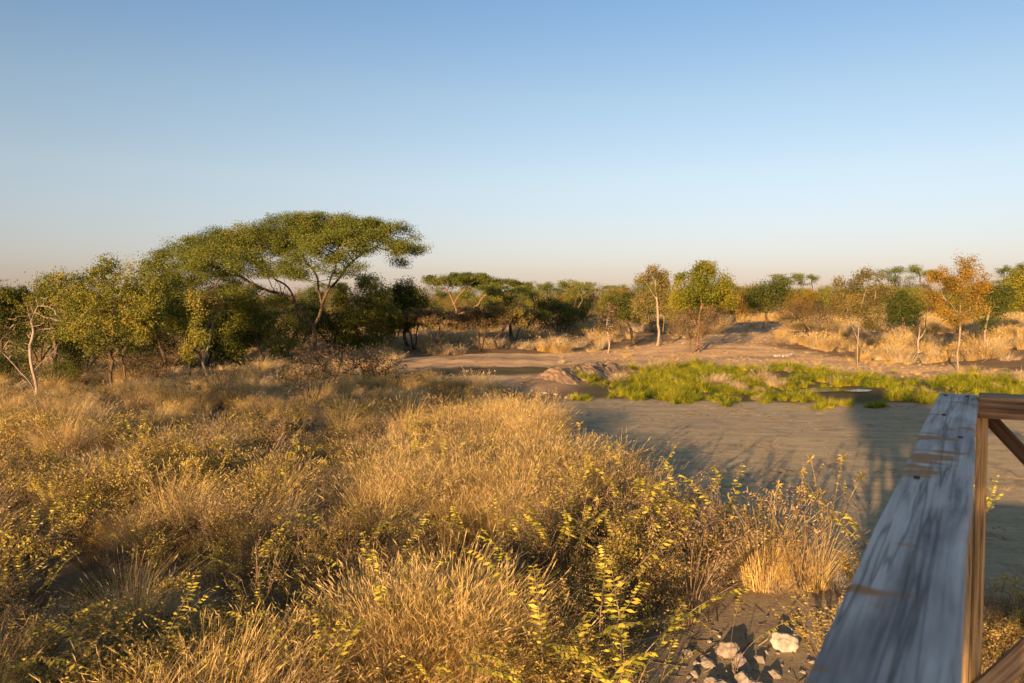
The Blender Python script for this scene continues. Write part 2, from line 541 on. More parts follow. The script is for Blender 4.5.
def colonize(paths, attr, step, di, dk, jitter=.12, grav=0.0, iters=140):
    """space colonization: returns nodes, parent"""
    nodes, par = [], []
    for path in paths:
        prev = None
        for i, p in enumerate(path):
            p = np.array(p, float)
            if i == 0:
                if not nodes or np.linalg.norm(p - nodes[0]) < 1e-6:
                    if not nodes:
                        nodes.append(p); par.append(-1)
                    prev = 0
                else:
                    dd = [np.linalg.norm(p - q) for q in nodes]
                    prev = int(np.argmin(dd)) if min(dd) < step * 1.5 else None
                    if prev is None:
                        nodes.append(p); par.append(0); prev = len(nodes) - 1
                continue
            q = nodes[prev]
            k = max(1, int(np.linalg.norm(p - q) / step))
            side = rng.normal(size=3) * np.linalg.norm(p - q) * .07
            for j in range(1, k + 1):
                nodes.append(q + (p - q) * j / k + side * math.sin(math.pi * j / k))
                par.append(prev)
                prev = len(nodes) - 1
    attr = np.array(attr)
    near_d = np.full(len(attr), 1e9)
    near_i = np.zeros(len(attr), int)
    start = 0
    alive = np.ones(len(attr), bool)
    nd = np.array(nodes)
    for it in range(iters):
        new = nd[start:]
        if len(new):
            d = np.linalg.norm(attr[:, None, :] - new[None], axis=2)
            j = d.argmin(1)
            dm = d[np.arange(len(attr)), j]
            upd = dm < near_d
            near_d[upd] = dm[upd]
            near_i[upd] = j[upd] + start
        alive &= near_d > dk
        act = alive & (near_d < di)
        if not act.any():
            break
        start = len(nd)
        vec = norm(attr[act] - nd[near_i[act]])
        acc = np.zeros((len(nd), 3))
        np.add.at(acc, near_i[act], vec)
        idx = np.unique(near_i[act])
        dirs = norm(acc[idx])
        dirs = norm(dirs + rng.normal(size=dirs.shape) * jitter + np.array([0, 0, grav]))
        nn = nd[idx] + dirs * step
        # do not regrow into the same spot
        keep = []
        for q, p in zip(idx, nn):
            keep.append(True)
        nd = np.concatenate([nd, nn])
        par.extend(list(idx))
        if len(nd) > 8500:
            break
    return nd, np.array(par)


def skeleton_tubes(nd, par, r_root, r_tip=.008, expo=2.3, k_main=7, flare=1.35):
    n = len(nd)
    acc = np.zeros(n)
    main = np.full(n, -1)
    best = np.zeros(n)
    for i in range(n - 1, -1, -1):
        if acc[i] == 0: acc[i] = 1.0
        p = par[i]
        if p >= 0:
            acc[p] += acc[i]
            if acc[i] > best[p]:
                best[p] = acc[i]; main[p] = i
    rad = acc ** (1 / expo)
    e = math.log(r_root / r_tip) / max(math.log(rad[0]), 1e-6)
    rad = r_tip * rad ** e
    d = np.zeros((n, 3))
    for i in range(n):
        p = par[i]
        d[i] = nd[i] - nd[p] if p >= 0 else (nd[main[i]] - nd[i] if main[i] >= 0 else (0, 0, 1))
    d = norm(d)
    ch = np.array([i for i in range(n) if par[i] >= 0])
    pp = par[ch]
    ismain = main[pp] == ch
    tipd = np.zeros(n)                    # steps to the tip
    for i in range(n - 1, -1, -1):
        p = par[i]
        if p >= 0: tipd[p] = max(tipd[p], tipd[i] + 1)
    V, Fc, Rn, o = [], [], [], 0
    for big in (True, False):
        sel = (rad[ch] > .035) == big
        if not sel.any(): continue
        c, p, mn = ch[sel], pp[sel], ismain[sel]
        k = k_main if big else 3
        d0 = np.where(mn[:, None], d[p], d[c])
        r0 = np.where(mn, rad[p], np.minimum(rad[c] * 1.25, rad[p]))
        d1, r1 = d[c], rad[c]
        ref = np.array([.31, .93, .2])
        th = np.arange(k) * 2 * math.pi / k

        def ring(pos, dr, r):
            u = norm(np.cross(dr, ref)); v = np.cross(dr, u)
            return pos[:, None] + r[:, None, None] * (np.cos(th)[None, :, None] * u[:, None] + np.sin(th)[None, :, None] * v[:, None])
        a0, a1 = ring(nd[p], d0, r0), ring(nd[c], d1, r1)
        vv = np.concatenate([a0, a1], 1).reshape(-1, 3)
        base = (np.arange(len(c)) * 2 * k)[:, None]
        j = np.arange(k)
        q = np.stack([j, (j + 1) % k, (j + 1) % k + k, j + k], 1)
        ff = (base[:, :, None] + q[None]).reshape(-1, 4)
        V.append(vv); Fc.append(ff + o); o += len(vv)
    v, f = np.concatenate(V), np.concatenate(Fc)
    # root flare
    zz = v[:, 2] - nd[0][2]
    g = 1 + (flare - 1) * np.exp(-np.clip(zz, 0, 9) / (r_root * 2.2)) * (np.linalg.norm(v[:, :2] - nd[0][:2], axis=1) < r_root * 2.5)
    v[:, :2] = nd[0][:2] + (v[:, :2] - nd[0][:2]) * g[:, None]
    return v, f, rad, tipd, d


def ell_points(ells, dens, shell=0.0):
    """ellipsoids (cx,cy,cz,rx,ry,rz): random points inside, n by volume^(2/3)"""
    out = []
    for (cx, cy, cz, rx, ry, rz) in ells:
        n = max(6, int(dens * (rx * ry * rz) ** (2 / 3) * 4))
        p = norm(rng.normal(size=(n, 3))) * (rng.random((n, 1)) * (1 - shell ** 3) + shell ** 3) ** (1 / 3)
        out.append(p * np.array([rx, ry, rz]) + np.array([cx, cy, cz]))
    return np.concatenate(out)


def build_tree(name, label, cate, base, paths, ells, leaf, bark, r_root, lm, nleaf, lsize, aspect=.45, sig=.22, sigz=None,
               step=.28, di=3.0, dk=.45, dens=26, shell=0.35, up=0.0, tip=2.5, group=None, grav=.0, bare=.0, thin=.38, holes=-1.05, keepw=True, r_tip=.008,
               jitter=.14):
    """base: world; paths: polylines rel. to base; ells rel. to base"""
    att = ell_points(ells, dens, shell)
    nd, par = colonize(paths, att, step, di, dk, jitter, grav)
    v, f, rad, tipd, d = skeleton_tubes(nd, par, r_root, r_tip)
    root = empty(name, base)
    tag(root, label, cate, group)
    obj('trunk', mesh_np('trunk', v, f, bark, True, {'rnd': ('FACE', rng.random(len(f)))}), root)
    if nleaf > 0:
        # thin wood inside the crown carries leaves
        inside = np.zeros(len(nd), bool)
        for (cx, cy, cz, rx, ry, rz) in ells:
            inside |= (((nd - (cx, cy, cz)) / (rx * 1.15, ry * 1.15, rz * 1.2)) ** 2).sum(1) < 1.15
        cand = np.where((tipd <= tip) & inside)[0]
        if len(cand) == 0: cand = np.where(tipd <= tip)[0]
        # some shoots are dense, some nearly bare
        wgt = rng.gamma(.8, 1, len(cand)) * (rng.random(len(cand)) > thin)
        if bare > 0: wgt *= rng.random(len(cand)) > bare
        wgt /= wgt.sum()
        pick = rng.choice(cand, nleaf, p=wgt)
        sz = sigz if sigz is not None else sig
        tw = rng.random((nleaf, 1))
        cen = nd[pick] * tw + nd[np.maximum(par[pick], 0)] * (1 - tw)
        cen = cen + np.clip(rng.normal(size=(nleaf, 3)), -1.9, 1.9) * np.array([sig, sig, sz])
        # foliage comes in sprays: leave ragged holes between them
        sc_ = max(.28, .22 * float(np.mean([e[3] for e in ells])))
        q_ = np.zeros(nleaf)
        for _ in range(6):
            kv = rng.normal(size=3); kv = kv / np.linalg.norm(kv) * 6.283 / (sc_ * rng.uniform(1.1, 3.2))
            q_ += np.sin(cen @ kv + rng.uniform(0, 6.283))
        keep = q_ > holes + rng.normal(0, .5, nleaf)
        cen, pick, nleaf = cen[keep], pick[keep], int(keep.sum())
        size = lsize * rng.uniform(.6, 1.35, nleaf)
        # shoots have their own tint
        tint = rng.random(len(nd))
        rn = np.clip(.6 * tint[pick] + .55 * rng.random(nleaf) - .07, 0, 1)
        lv, lf, lr = leaf_quads(cen, size, aspect, up, rn)
        obj('crown', mesh_np('crown', lv, lf, leaf, False, {'rnd': ('FACE', lr)}), root)
    return root


def px_tree(name, label, cate, base, crown, trunks, leaf, bark, r_px, nleaf, lsize_px=2.0, depth=None, dz=.85, rag=3, **kw):
    """base: pixel of the foot; crown: [(cx,cy,rx,ry[,dy])] pixels; trunks: list of pixel polylines (may carry a depth offset)"""
    if depth is None:
        g = ground(*base)
    else:
        g = at(base[0], base[1], depth)
    for _ in range(3):
        z = T(g[0], g[1])
        g = ground(base[0], base[1], z) if depth is None else np.array([g[0], g[1], z])
    Y = g[1]
    s = Y / F
    E = []
    for c in crown:
        cx, cy, rx, ry = c[:4]
        dy = c[4] if len(c) > 4 else 0.0
        p = at(cx, cy, Y + dy)
        E.append((p[0] - g[0], p[1] - g[1], p[2] - g[2], rx * s, rx * s * dz if rx > ry else min(rx, ry) * s, ry * s))
    if rag > 0:                           # shoots that break the outline of the crown
        for e in list(E):
            for _ in range(rag):
                d_ = rng.normal(size=3); d_[2] = d_[2] * .8 + .35
                d_ /= np.linalg.norm(d_)
                m_ = min(e[3], e[5])
                E.append((e[0] + d_[0] * e[3] * 1.05, e[1] + d_[1] * e[4] * 1.05, e[2] + d_[2] * e[5] * 1.1,
                          m_ * rng.uniform(.2, .38), m_ * .3, m_ * rng.uniform(.22, .5)))
    P = []
    for tr in trunks:
        pl = []
        for q in tr:
            p = at(q[0], q[1], Y + (q[2] if len(q) > 2 else 0))
            pl.append(p - g)
        P.append(pl)
    P[0][0] = np.array([P[0][0][0], P[0][0][1], -.05])
    for pl in P[1:]:
        if np.linalg.norm(pl[0] - P[0][0]) < .9 and pl[0][2] < .3:
            pl[0] = P[0][0].copy()
    kw['dens'] = kw.get('dens', 26) * 1.6
    kw['dk'] = kw.get('dk', .45) * .78
    kw['step'] = kw.get('step', .28) * .85
    return build_tree(name, label, cate, tuple(g), P, E, leaf, bark, r_px * s * .55, None, int(nleaf * 3.0), lsize_px * s * .9, **kw)


# ------------------------------------------------------------------ the trees one can tell apart
# great umbrella thorn
px_tree('acacia_tree', 'huge flat-topped umbrella thorn tree towering over the thicket', 'tree', (317, 366),
        [(322, 227, 66, 14), (372, 233, 44, 14, -1), (398, 244, 28, 11, -1), (413, 250, 16, 8, -1.5), (280, 234, 52, 17), (232, 246, 46, 19, 0),
         (190, 260, 40, 22, 1), (160, 276, 22, 19, 1), (316, 256, 36, 13, -3.2), (340, 266, 24, 11, -3.0), (345, 242, 44, 13, -2.5), (258, 268, 28, 11, -2.5),
         (200, 288, 44, 20, .5), (165, 304, 26, 22, 1), (400, 264, 10, 6, 0), (300, 272, 22, 9, -3.5), (225, 264, 42, 17, -2.5), (380, 248, 30, 9, -2.5),
         (330, 231, 56, 11, 3), (270, 240, 50, 15, 3.5), (250, 302, 24, 14, -1), (215, 304, 26, 16, -1.5), (180, 318, 30, 16, 0), (280, 300, 14, 10, 2), (222, 244, 40, 15, 1), (212, 256, 36, 16, -1.5)],
        [[(317, 366), (315, 345), (313, 326), (322, 305), (328, 290, -.5), (346, 268, -1), (372, 248, -1)],
         [(313, 326), (300, 309), (272, 292), (240, 276), (212, 266)],
         [(313, 326), (296, 305, 1), (276, 280, 1.5), (262, 258, 2)],
         [(322, 305), (318, 285, 1), (306, 262, 1.5), (300, 245, 2)],
         [(328, 290, -.5), (336, 268, .5), (338, 248, 1)]],
        M['acacia'], M['bark'], 3.6, 105000, 1.9, aspect=.36, sig=.24, sigz=.12, step=.3, di=4.5, dk=.42, dens=34, shell=.2,
        up=.1, tip=2, dz=.75, r_tip=.011, rag=0, thin=.12, holes=-2.4)

# pale half-dead tree at the left edge
px_tree('pale_tree', 'pale half-dead tree with bare white limbs at the left edge', 'tree', (36, 402),
        [(20, 330, 22, 22), (42, 312, 16, 20), (10, 352, 12, 16), (55, 352, 8, 10)],
        [[(36, 402), (33, 372), (30, 345), (31, 322), (27, 305)], [(36, 402), (20, 372), (6, 356), (-8, 345)],
         [(33, 372), (44, 360), (52, 353)], [(31, 322), (38, 306), (36, 298)]],
        M['brown'], M['bark_pale'], 3.0, 450, 2.0, step=.2, dk=.3, di=2.2, dens=20, sig=.14, r_tip=.013)

px_tree('leafy_tree', 'broad yellow-green leafy tree left of the umbrella thorn', 'tree', (113, 391),
        [(111, 276, 24, 17), (80, 292, 26, 20), (140, 292, 22, 22, -.4), (108, 312, 46, 28), (72, 322, 16, 14), (145, 325, 16, 16), (95, 340, 24, 10, -.6)],
        [[(113, 391), (113, 360), (110, 330), (112, 300)], [(113, 391), (126, 388, .4), (124, 365, .4), (134, 335), (144, 305)],
         [(113, 360), (98, 345), (82, 318)]],
        M['green'], M['bark'], 3.4, 15000, 2.3, step=.24, dk=.38, dens=30, sig=.17, di=2.6)

px_tree('leafy_tree', 'green tree behind the pale half-dead tree', 'tree', (60, 383),
        [(38, 300, 22, 20), (62, 296, 26, 20), (50, 325, 34, 22), (20, 310, 18, 22)], [[(60, 383), (56, 350), (50, 320)]],
        M['green'], M['bark'], 3.2, 9000, 2.3, step=.3, dk=.45, sig=.22)

px_tree('leafy_tree', 'dark leafy tree cut by the left edge of the photo', 'tree', (4, 384),
        [(2, 298, 14, 14), (-14, 312, 26, 24), (8, 330, 20, 20)], [[(4, 384), (2, 350), (-2, 320)]],
        M['green_dark'], M['bark'], 3.4, 7000, 2.2, step=.3, dk=.45, sig=.22)

px_tree('leafy_tree', 'yellowish tree between the broad leafy tree and the umbrella thorn', 'tree', (160, 380),
        [(150, 278, 22, 20), (165, 305, 28, 26), (140, 330, 18, 18)], [[(160, 380), (160, 345), (155, 300)]],
        M['green'], M['bark'], 3, 7000, 2.2, step=.3, dk=.45, sig=.22)

px_tree('slender_tree', 'slender young tree with drooping yellow-green leaves', 'tree', (192, 391),
        [(193, 306, 9, 12), (198, 330, 11, 16), (186, 350, 8, 13), (202, 350, 6, 10)],
        [[(192, 391), (191, 360), (194, 325), (193, 300)]],
        M['green'], M['bark'], 2.0, 1500, 2.2, thin=.5, step=.18, dk=.3, dens=22, sig=.14, di=1.8)

px_tree('leaning_tree', 'leaning pale-trunked tree under the umbrella thorn', 'tree', (211, 376),
        [(196, 318, 14, 14), (212, 305, 15, 12)], [[(211, 376), (206, 352), (198, 330), (194, 312)], [(206, 352), (211, 330), (214, 308)]],
        M['olive'], M['bark_pale'], 2.8, 2200, 2.2, step=.24, dk=.38, sig=.2)

px_tree('dark_tree', 'dense dark green round tree right of the umbrella thorn trunk', 'tree', (372, 352),
        [(372, 292, 18, 16), (362, 312, 28, 24), (382, 318, 20, 22), (352, 335, 18, 14), (380, 338, 20, 12)],
        [[(372, 352), (371, 330), (370, 300)], [(372, 352), (382, 330), (384, 310)], [(372, 352), (358, 335), (352, 320)]],
        M['green'], M['bark'], 3.2, 14000, 2.1, step=.3, dk=.45, sig=.24, di=3)

px_tree('dark_tree', 'dark green tree between the round tree and the far flat-topped thorn', 'tree', (408, 346),
        [(406, 294, 18, 13), (400, 312, 22, 18), (416, 310, 14, 16)], [[(408, 346), (407, 325), (405, 298)]],
        M['green_dark'], M['bark'], 3, 8000, 2.0, step=.35, dk=.5, sig=.26)

# yellow lit bush under the left of the umbrella
px_tree('leafy_tree', 'yellow-green bushy tree in the gap under the umbrella thorn', 'tree', (262, 366),
        [(240, 322, 26, 18), (262, 330, 24, 20), (232, 345, 20, 14), (275, 345, 14, 12)], [[(262, 366), (258, 345), (250, 325)]],
        M['green'], M['bark'], 2.8, 9000, 2.2, step=.3, dk=.45, sig=.24)

# far flat-topped thorn, two tiers
px_tree('acacia_tree', 'smaller flat-topped thorn tree with two tiers beyond the track', 'tree', (457, 334),
        [(446, 281, 26, 6), (470, 277, 24, 5), (505, 283, 24, 5), (520, 286, 10, 3.5), (432, 288, 12, 6), (490, 288, 16, 5, -2), (478, 282, 30, 5, 3)],
        [[(457, 334), (456, 315), (454, 304), (444, 288)], [(454, 304), (462, 292), (474, 282)], [(456, 315), (478, 305), (492, 292), (510, 285)]],
        M['acacia'], M['bark_red'], 2.2, 15000, 1.7, aspect=.4, sig=.26, sigz=.12, step=.4, dk=.55, di=5, shell=.2, up=.5, dens=30, tip=2, dz=.8, r_tip=.014)

# small dark shaded umbrella thorns along the track
SM = [('low dark thorn tree with twin stems beside the track', (414, 349), [(412, 318, 26, 9), (398, 322, 14, 8), (428, 322, 12, 6)],
       [[(414, 349), (416, 335), (420, 322)], [(414, 349), (411, 336), (404, 324)]], 'olive'),
      ('low thorn tree with a tan flat crown beside the track', (435, 352), [(440, 318, 26, 8), (425, 312, 14, 5), (455, 326, 12, 6)],
       [[(435, 352), (436, 340), (440, 326)], [(436, 340), (446, 332), (452, 326)]], 'brown'),
      ('low thorn tree with forked black stems right of the tan one', (481, 352), [(478, 316, 26, 10), (462, 322, 14, 8), (494, 324, 14, 8)],
       [[(481, 352), (479, 338), (474, 324)], [(481, 352), (484, 338), (488, 324)]], 'brown'),
      ('tilted low thorn tree on the right of the forked one', (497, 351), [(508, 316, 22, 9), (522, 320, 12, 6), (496, 312, 12, 6)],
       [[(497, 351), (494, 341), (500, 334), (508, 322)]], 'olive'),
      ('low thorn tree with one straight stem behind the others', (510, 343), [(512, 309, 24, 8), (530, 314, 12, 6)],
       [[(510, 343), (510, 330), (511, 316)]], 'olive')]
for lab, bs, cr, tr, mt in SM:
    px_tree('thorn_tree', lab, 'tree', bs, cr, tr, M[mt], M['bark_dark'], 2.3, 5200, 2.0, aspect=.4, sig=.2, sigz=.1, step=.26, dk=.42, di=3.2,
            dens=24, up=.1, tip=2, group='low thorn trees beside the track')

px_tree('leaning_tree', 'dark tree with a leaning trunk left of the pale sapling', 'tree', (634, 343),
        [(625, 308, 16, 12), (612, 304, 10, 8), (640, 312, 8, 8)], [[(634, 343), (631, 330), (624, 316), (618, 308)]],
        M['green_dark'], M['bark'], 2.3, 4200, 1.9, step=.3, dk=.45, sig=.22)
px_tree('sapling', 'thin pale sapling standing at the edge of the track', 'tree', (608, 353),
        [(609, 316, 11, 10), (602, 326, 8, 8), (617, 328, 7, 8)], [[(608, 353), (608, 335), (610, 314)]],
        M['brown'], M['bark_pale'], 1.6, 800, 1.9, thin=.4, step=.22, dk=.36, sig=.18, r_tip=.01)
px_tree('tall_tree', 'tall sparse tree with dark top left of the green tree', 'tree', (657, 346),
        [(655, 271, 13, 7), (645, 281, 10, 8), (664, 284, 9, 9), (650, 298, 12, 10), (662, 305, 12, 10), (640, 312, 10, 9)],
        [[(657, 346), (658, 325), (657, 300), (655, 276)], [(657, 346), (663, 342, .6), (664, 322, .4), (664, 300)], [(657, 300), (648, 286), (645, 280)]],
        M['olive'], M['bark_pale'], 2.6, 4200, 2.0, step=.26, dk=.42, sig=.17, thin=.5, bare=.3)
px_tree('green_tree', 'bright green bushy-topped tree with a brown twiggy skirt', 'tree', (698, 352),
        [(705, 272, 17, 10), (690, 285, 20, 14), (718, 284, 17, 14), (705, 295, 30, 12), (680, 298, 12, 9), (726, 298, 9, 9)],
        [[(698, 352), (699, 330), (702, 305), (705, 280)], [(699, 330), (690, 312), (686, 292)], [(699, 330), (712, 310), (718, 290)]],
        M['fresh'], M['bark_red'], 3.0, 12000, 2.1, step=.28, dk=.42, sig=.2)
px_tree('twiggy_shrub', 'brown twiggy shrub wrapped around the green tree trunk', 'shrub', (690, 353),
        [(698, 322, 26, 14), (678, 326, 14, 12), (718, 322, 12, 12)], [[(690, 353), (690, 340), (684, 326)], [(690, 353), (702, 338), (714, 324)]],
        M['brown'], M['deadwood'], 1.6, 3600, 1.6, aspect=.3, step=.2, dk=.3, dens=40, sig=.16, r_tip=.009)
px_tree('leaning_tree', 'dark tree leaning right behind the dirt track', 'tree', (763, 327),
        [(770, 292, 18, 7), (784, 288, 9, 4), (758, 300, 14, 8), (775, 302, 10, 8)], [[(763, 327), (766, 314), (774, 298), (784, 290)], [(766, 314), (760, 304)]],
        M['green_dark'], M['bark'], 2.2, 6000, 1.8, step=.45, dk=.6, sig=.32, di=5)
px_tree('bare_bush', 'wide dark bare bush with spreading twigs', 'bush', (814, 334),
        [(806, 312, 28, 10), (790, 316, 14, 9), (824, 316, 12, 8)], [[(814, 334), (820, 326), (828, 318)], [(814, 334), (806, 324), (796, 314)]],
        M['brown'], M['deadwood'], 1.6, 3600, 1.6, aspect=.25, step=.3, dk=.4, dens=34, sig=.28, r_tip=.013, di=4)
px_tree('olive_tree', 'olive-brown tree with thin stem in front of the golden bank', 'tree', (858, 365),
        [(872, 277, 14, 10), (848, 288, 16, 11), (875, 296, 18, 14), (850, 310, 20, 12), (872, 318, 16, 10), (838, 304, 9, 10)],
        [[(858, 365), (858, 340), (860, 315), (866, 290)], [(858, 340), (850, 320), (846, 298)], [(860, 322), (872, 308), (876, 288)]],
        M['olive'], M['bark_pale'], 1.3, 5000, 2.0, step=.22, dk=.34, sig=.17, thin=.5, bare=.15)
px_tree('bare_shrub', 'dead leafless white shrub on the golden bank', 'shrub', (919, 352),
        [(920, 326, 9, 15), (927, 318, 6, 10), (914, 334, 6, 8)], [[(919, 352), (919, 336), (921, 316)], [(919, 340), (926, 328), (927, 312)], [(919, 344), (912, 334)]],
        None, M['bark_pale'], 2.0, 0, 2.0, step=.2, dk=.34, dens=16, r_tip=.014)
px_tree('amber_tree', 'amber and olive leaved tree with slender trunk by the marsh', 'tree', (959, 371),
        [(965, 262, 12, 12), (958, 276, 16, 11), (945, 278, 16, 12), (975, 282, 15, 14), (955, 297, 26, 14), (984, 303, 11, 12), (932, 292, 12, 10), (962, 315, 22, 8)],
        [[(959, 371), (959, 345), (960, 318), (962, 285), (965, 262)], [(960, 318), (946, 300), (940, 285)], [(960, 322), (976, 305), (980, 288)]],
        M['amber'], M['bark_pale'], 1.6, 7000, 2.0, step=.22, dk=.34, sig=.16, thin=.5, bare=.1)
px_tree('leafy_tree', 'green tree with whitish trunk behind the amber tree', 'tree', (985, 343),
        [(990, 305, 16, 14), (1002, 298, 10, 12)], [[(985, 343), (986, 325), (990, 308)]],
        M['green_dark'], M['bark_pale'], 2.2, 4200, 2.0, step=.34, dk=.5, sig=.26)
px_tree('leafy_tree', 'leafy green tree cut by the right edge of the photo', 'tree', (1026, 346),
        [(1022, 284, 16, 12), (1030, 297, 20, 14), (1012, 300, 8, 10), (1045, 290, 18, 16)], [[(1026, 346), (1026, 325), (1026, 300)]],
        M['fresh'], M['bark'], 2.6, 8000, 2.1, step=.3, dk=.45, sig=.24)
px_tree('round_bush', 'dark green round bush behind the dead white shrub', 'bush', (903, 329),
        [(903, 306, 16, 13), (893, 312, 12, 10), (915, 314, 10, 9)], [[(903, 329), (903, 318), (903, 308)]],
        M['green_dark'], M['bark'], 1.8, 6000, 1.9, step=.4, dk=.55, sig=.3)

# ------------------------------------------------------------------ thicket and bush line: prototypes and copies


def make_bush(name, leaf, bark, nleaf, w, h, lsize, flat=False, bare=0.0):
    stems = []
    for k in range(3):
        a_ = k * 2.1 + rng.uniform(0, .8)
        stems.append([(0, 0, -.1), (math.cos(a_) * w * .12, math.sin(a_) * w * .12, h * .28), (math.cos(a_) * w * .3, math.sin(a_) * w * .3, h * .55)])
    if flat:
        E = [(0, 0, h * .82, w * .5, w * .5, h * .13), (w * .2, .1, h * .72, w * .34, w * .3, h * .1), (-w * .2, -.1, h * .75, w * .34, w * .3, h * .12)]
    else:
        E = [(rng.uniform(-.24, .24) * w, rng.uniform(-.24, .24) * w, h * rng.uniform(.42, .78), w * rng.uniform(.2, .36), w * rng.uniform(.2, .36), h * rng.uniform(.16, .27)) for _ in range(7)]
        E.append((0, 0, h * .4, w * .42, w * .42, h * .3))
    return build_tree(name, 'bush', 'bush', (0, 0, 0), stems, E, leaf, bark, .09, None, nleaf, lsize, step=.36, dk=.55, di=4, dens=16,
                      sig=.25, sigz=.12 if flat else .2, bare=bare, r_tip=.014)


def copy_thing(src, loc, rz, s, label, group, cate=None):
    r = src.copy()
    COL.objects.link(r)
    r.location = loc
    r.rotation_euler = (0, 0, rz)
    r.scale = s
    r['label'] = label
    r['group'] = group
    if cate: r['category'] = cate
    for ch in src.children:
        c_ = ch.copy()
        COL.objects.link(c_)
        c_.parent = r
    return r


protos = {
    'green_bush': make_bush('green_bush', M['green'], M['bark'], 11000, 3.6, 3.6, .09),
    'dark_bush': make_bush('dark_bush', M['green_dark'], M['bark'], 12000, 3.8, 3.2, .09),
    'olive_bush': make_bush('olive_bush', M['olive'], M['bark'], 10500, 3.6, 3.2, .085),
    'amber_bush': make_bush('amber_bush', M['amber'], M['bark'], 9500, 3.4, 3.4, .09),
    'brown_bush': make_bush('brown_bush', M['brown'], M['deadwood'], 7500, 3.4, 2.6, .075),
    'flat_thorn_bush': make_bush('flat_thorn_bush', M['acacia'], M['bark'], 11000, 5.0, 4.2, .085, True),
    'bare_thicket_bush': make_bush('bare_thicket_bush', M['brown'], M['deadwood'], 1500, 3.0, 2.3, .09, False, .3),
}
used = set()


def put_bush(kind, x, y, s, label, group, sz=None):
    src = protos[kind]
    loc = (x, y, T(x, y) - .03)
    sc_ = (s * random.uniform(.9, 1.15), s * random.uniform(.9, 1.15), (sz or s) * random.uniform(.9, 1.1))
    rz = random.uniform(0, 6.28)
    if kind not in used:
        used.add(kind)
        src.location, src.scale, src.rotation_euler = loc, sc_, (0, 0, rz)
        src['label'], src['group'] = label, group
        return src
    return copy_thing(src, loc, rz, sc_, label, group)


KN = {'green_bush': 'yellow-green bush', 'dark_bush': 'dark green bush', 'olive_bush': 'olive bush', 'amber_bush': 'amber-leaved bush',
      'brown_bush': 'dry brown bush', 'flat_thorn_bush': 'flat-topped thorn bush', 'bare_thicket_bush': 'nearly bare grey-brown bush'}
# understorey thicket filling the shade below the big trees at left (foot pixel, kind, scale)
for (px, py, kind, s) in [(-40, 385, 'dark_bush', .8), (15, 388, 'dark_bush', .62), (62, 389, 'dark_bush', .42), (85, 378, 'dark_bush', .75), (140, 374, 'dark_bush', .8),
                          (150, 384, 'brown_bush', .62), (172, 374, 'brown_bush', .8), (205, 366, 'dark_bush', .85), (235, 366, 'dark_bush', .8),
                          (180, 358, 'dark_bush', 1.1), (110, 362, 'dark_bush', 1.1), (40, 366, 'dark_bush', 1.1), (-20, 362, 'green_bush', 1.2),
                          (285, 358, 'green_bush', .9), (300, 352, 'dark_bush', 1.1), (330, 349, 'dark_bush', 1.15), (345, 345, 'olive_bush', 1.0),
                          (250, 352, 'dark_bush', 1.2), (215, 350, 'green_bush', 1.4), (395, 341, 'brown_bush', 1.0), (380, 344, 'bare_thicket_bush', 1.1),
                          (425, 335, 'dark_bush', 1.1), (445, 332, 'olive_bush', 1.1), (540, 338, 'bare_thicket_bush', .9), (565, 336, 'bare_thicket_bush', 1.0),
                          (525, 334, 'dark_bush', 1.0), (555, 330, 'dark_bush', 1.2), (585, 332, 'dark_bush', 1.1), (470, 330, 'brown_bush', 1.2), (500, 329, 'dark_bush', 1.2)]:
    g = ground(px, py)
    put_bush(kind, g[0], g[1], s, KN[kind] + (' in the shaded thicket around the umbrella thorn' if px < 400 else ' behind the low thorn trees by the track'),
             'thicket bushes below the tall trees' if px < 400 else 'bushes behind the low thorn trees')
# hand-set mid-distance bushes at right
for (px, py, kind, s) in [(742, 331, 'amber_bush', .9), (720, 325, 'olive_bush', 1.1), (832, 322, 'green_bush', 1.1), (848, 320, 'olive_bush', 1.2), (745, 322, 'dark_bush', 1.2),
                          (640, 330, 'olive_bush', .9), (672, 330, 'brown_bush', 1.0), (620, 327, 'amber_bush', 1.2), (880, 324, 'amber_bush', 1.1),
                          (940, 326, 'olive_bush', 1.2), (925, 322, 'dark_bush', 1.2), (1005, 327, 'dark_bush', 1.1), (985, 322, 'olive_bush', 1.2),
                          (1045, 330, 'green_bush', 1.1), (790, 322, 'brown_bush', 1.2), (1075, 336, 'olive_bush', 1.0)]:
    g = ground(px, py)
    put_bush(kind, g[0], g[1], s, KN[kind] + ' in the loose row behind the track and golden bank', 'bushes behind the golden bank')
kinds = ['green_bush', 'dark_bush', 'olive_bush', 'amber_bush', 'olive_bush', 'flat_thorn_bush', 'green_bush', 'brown_bush', 'green_bush', 'dark_bush', 'olive_bush']
for k in range(75):                       # nearer rows of it, behind the track
    Y = rng.uniform(58, 98)
    px = rng.uniform(480, 1120)
    if 700 < px < 800 and Y < 88: continue
    if px > 760 and Y < 76: continue
    x = (px - W / 2) / F * Y
    kind = kinds[rng.integers(len(kinds))]
    put_bush(kind, x, Y, rng.uniform(.7, 1.25), KN[kind] + ' in the scrub just behind the dirt track', 'scrub just behind the dirt track')
for k in range(46):                       # the scrub that closes the view behind the golden bank
    Y = rng.uniform(80, 104)
    px = rng.uniform(640, 1120)
    if 735 < px < 790 and Y < 90: continue
    kind = kinds[rng.integers(len(kinds))]
    put_bush(kind, (px - W / 2) / F * Y, Y, rng.uniform(.85, 1.35), KN[kind] + ' in the dense scrub beyond the golden bank', 'dense scrub beyond the golden bank')
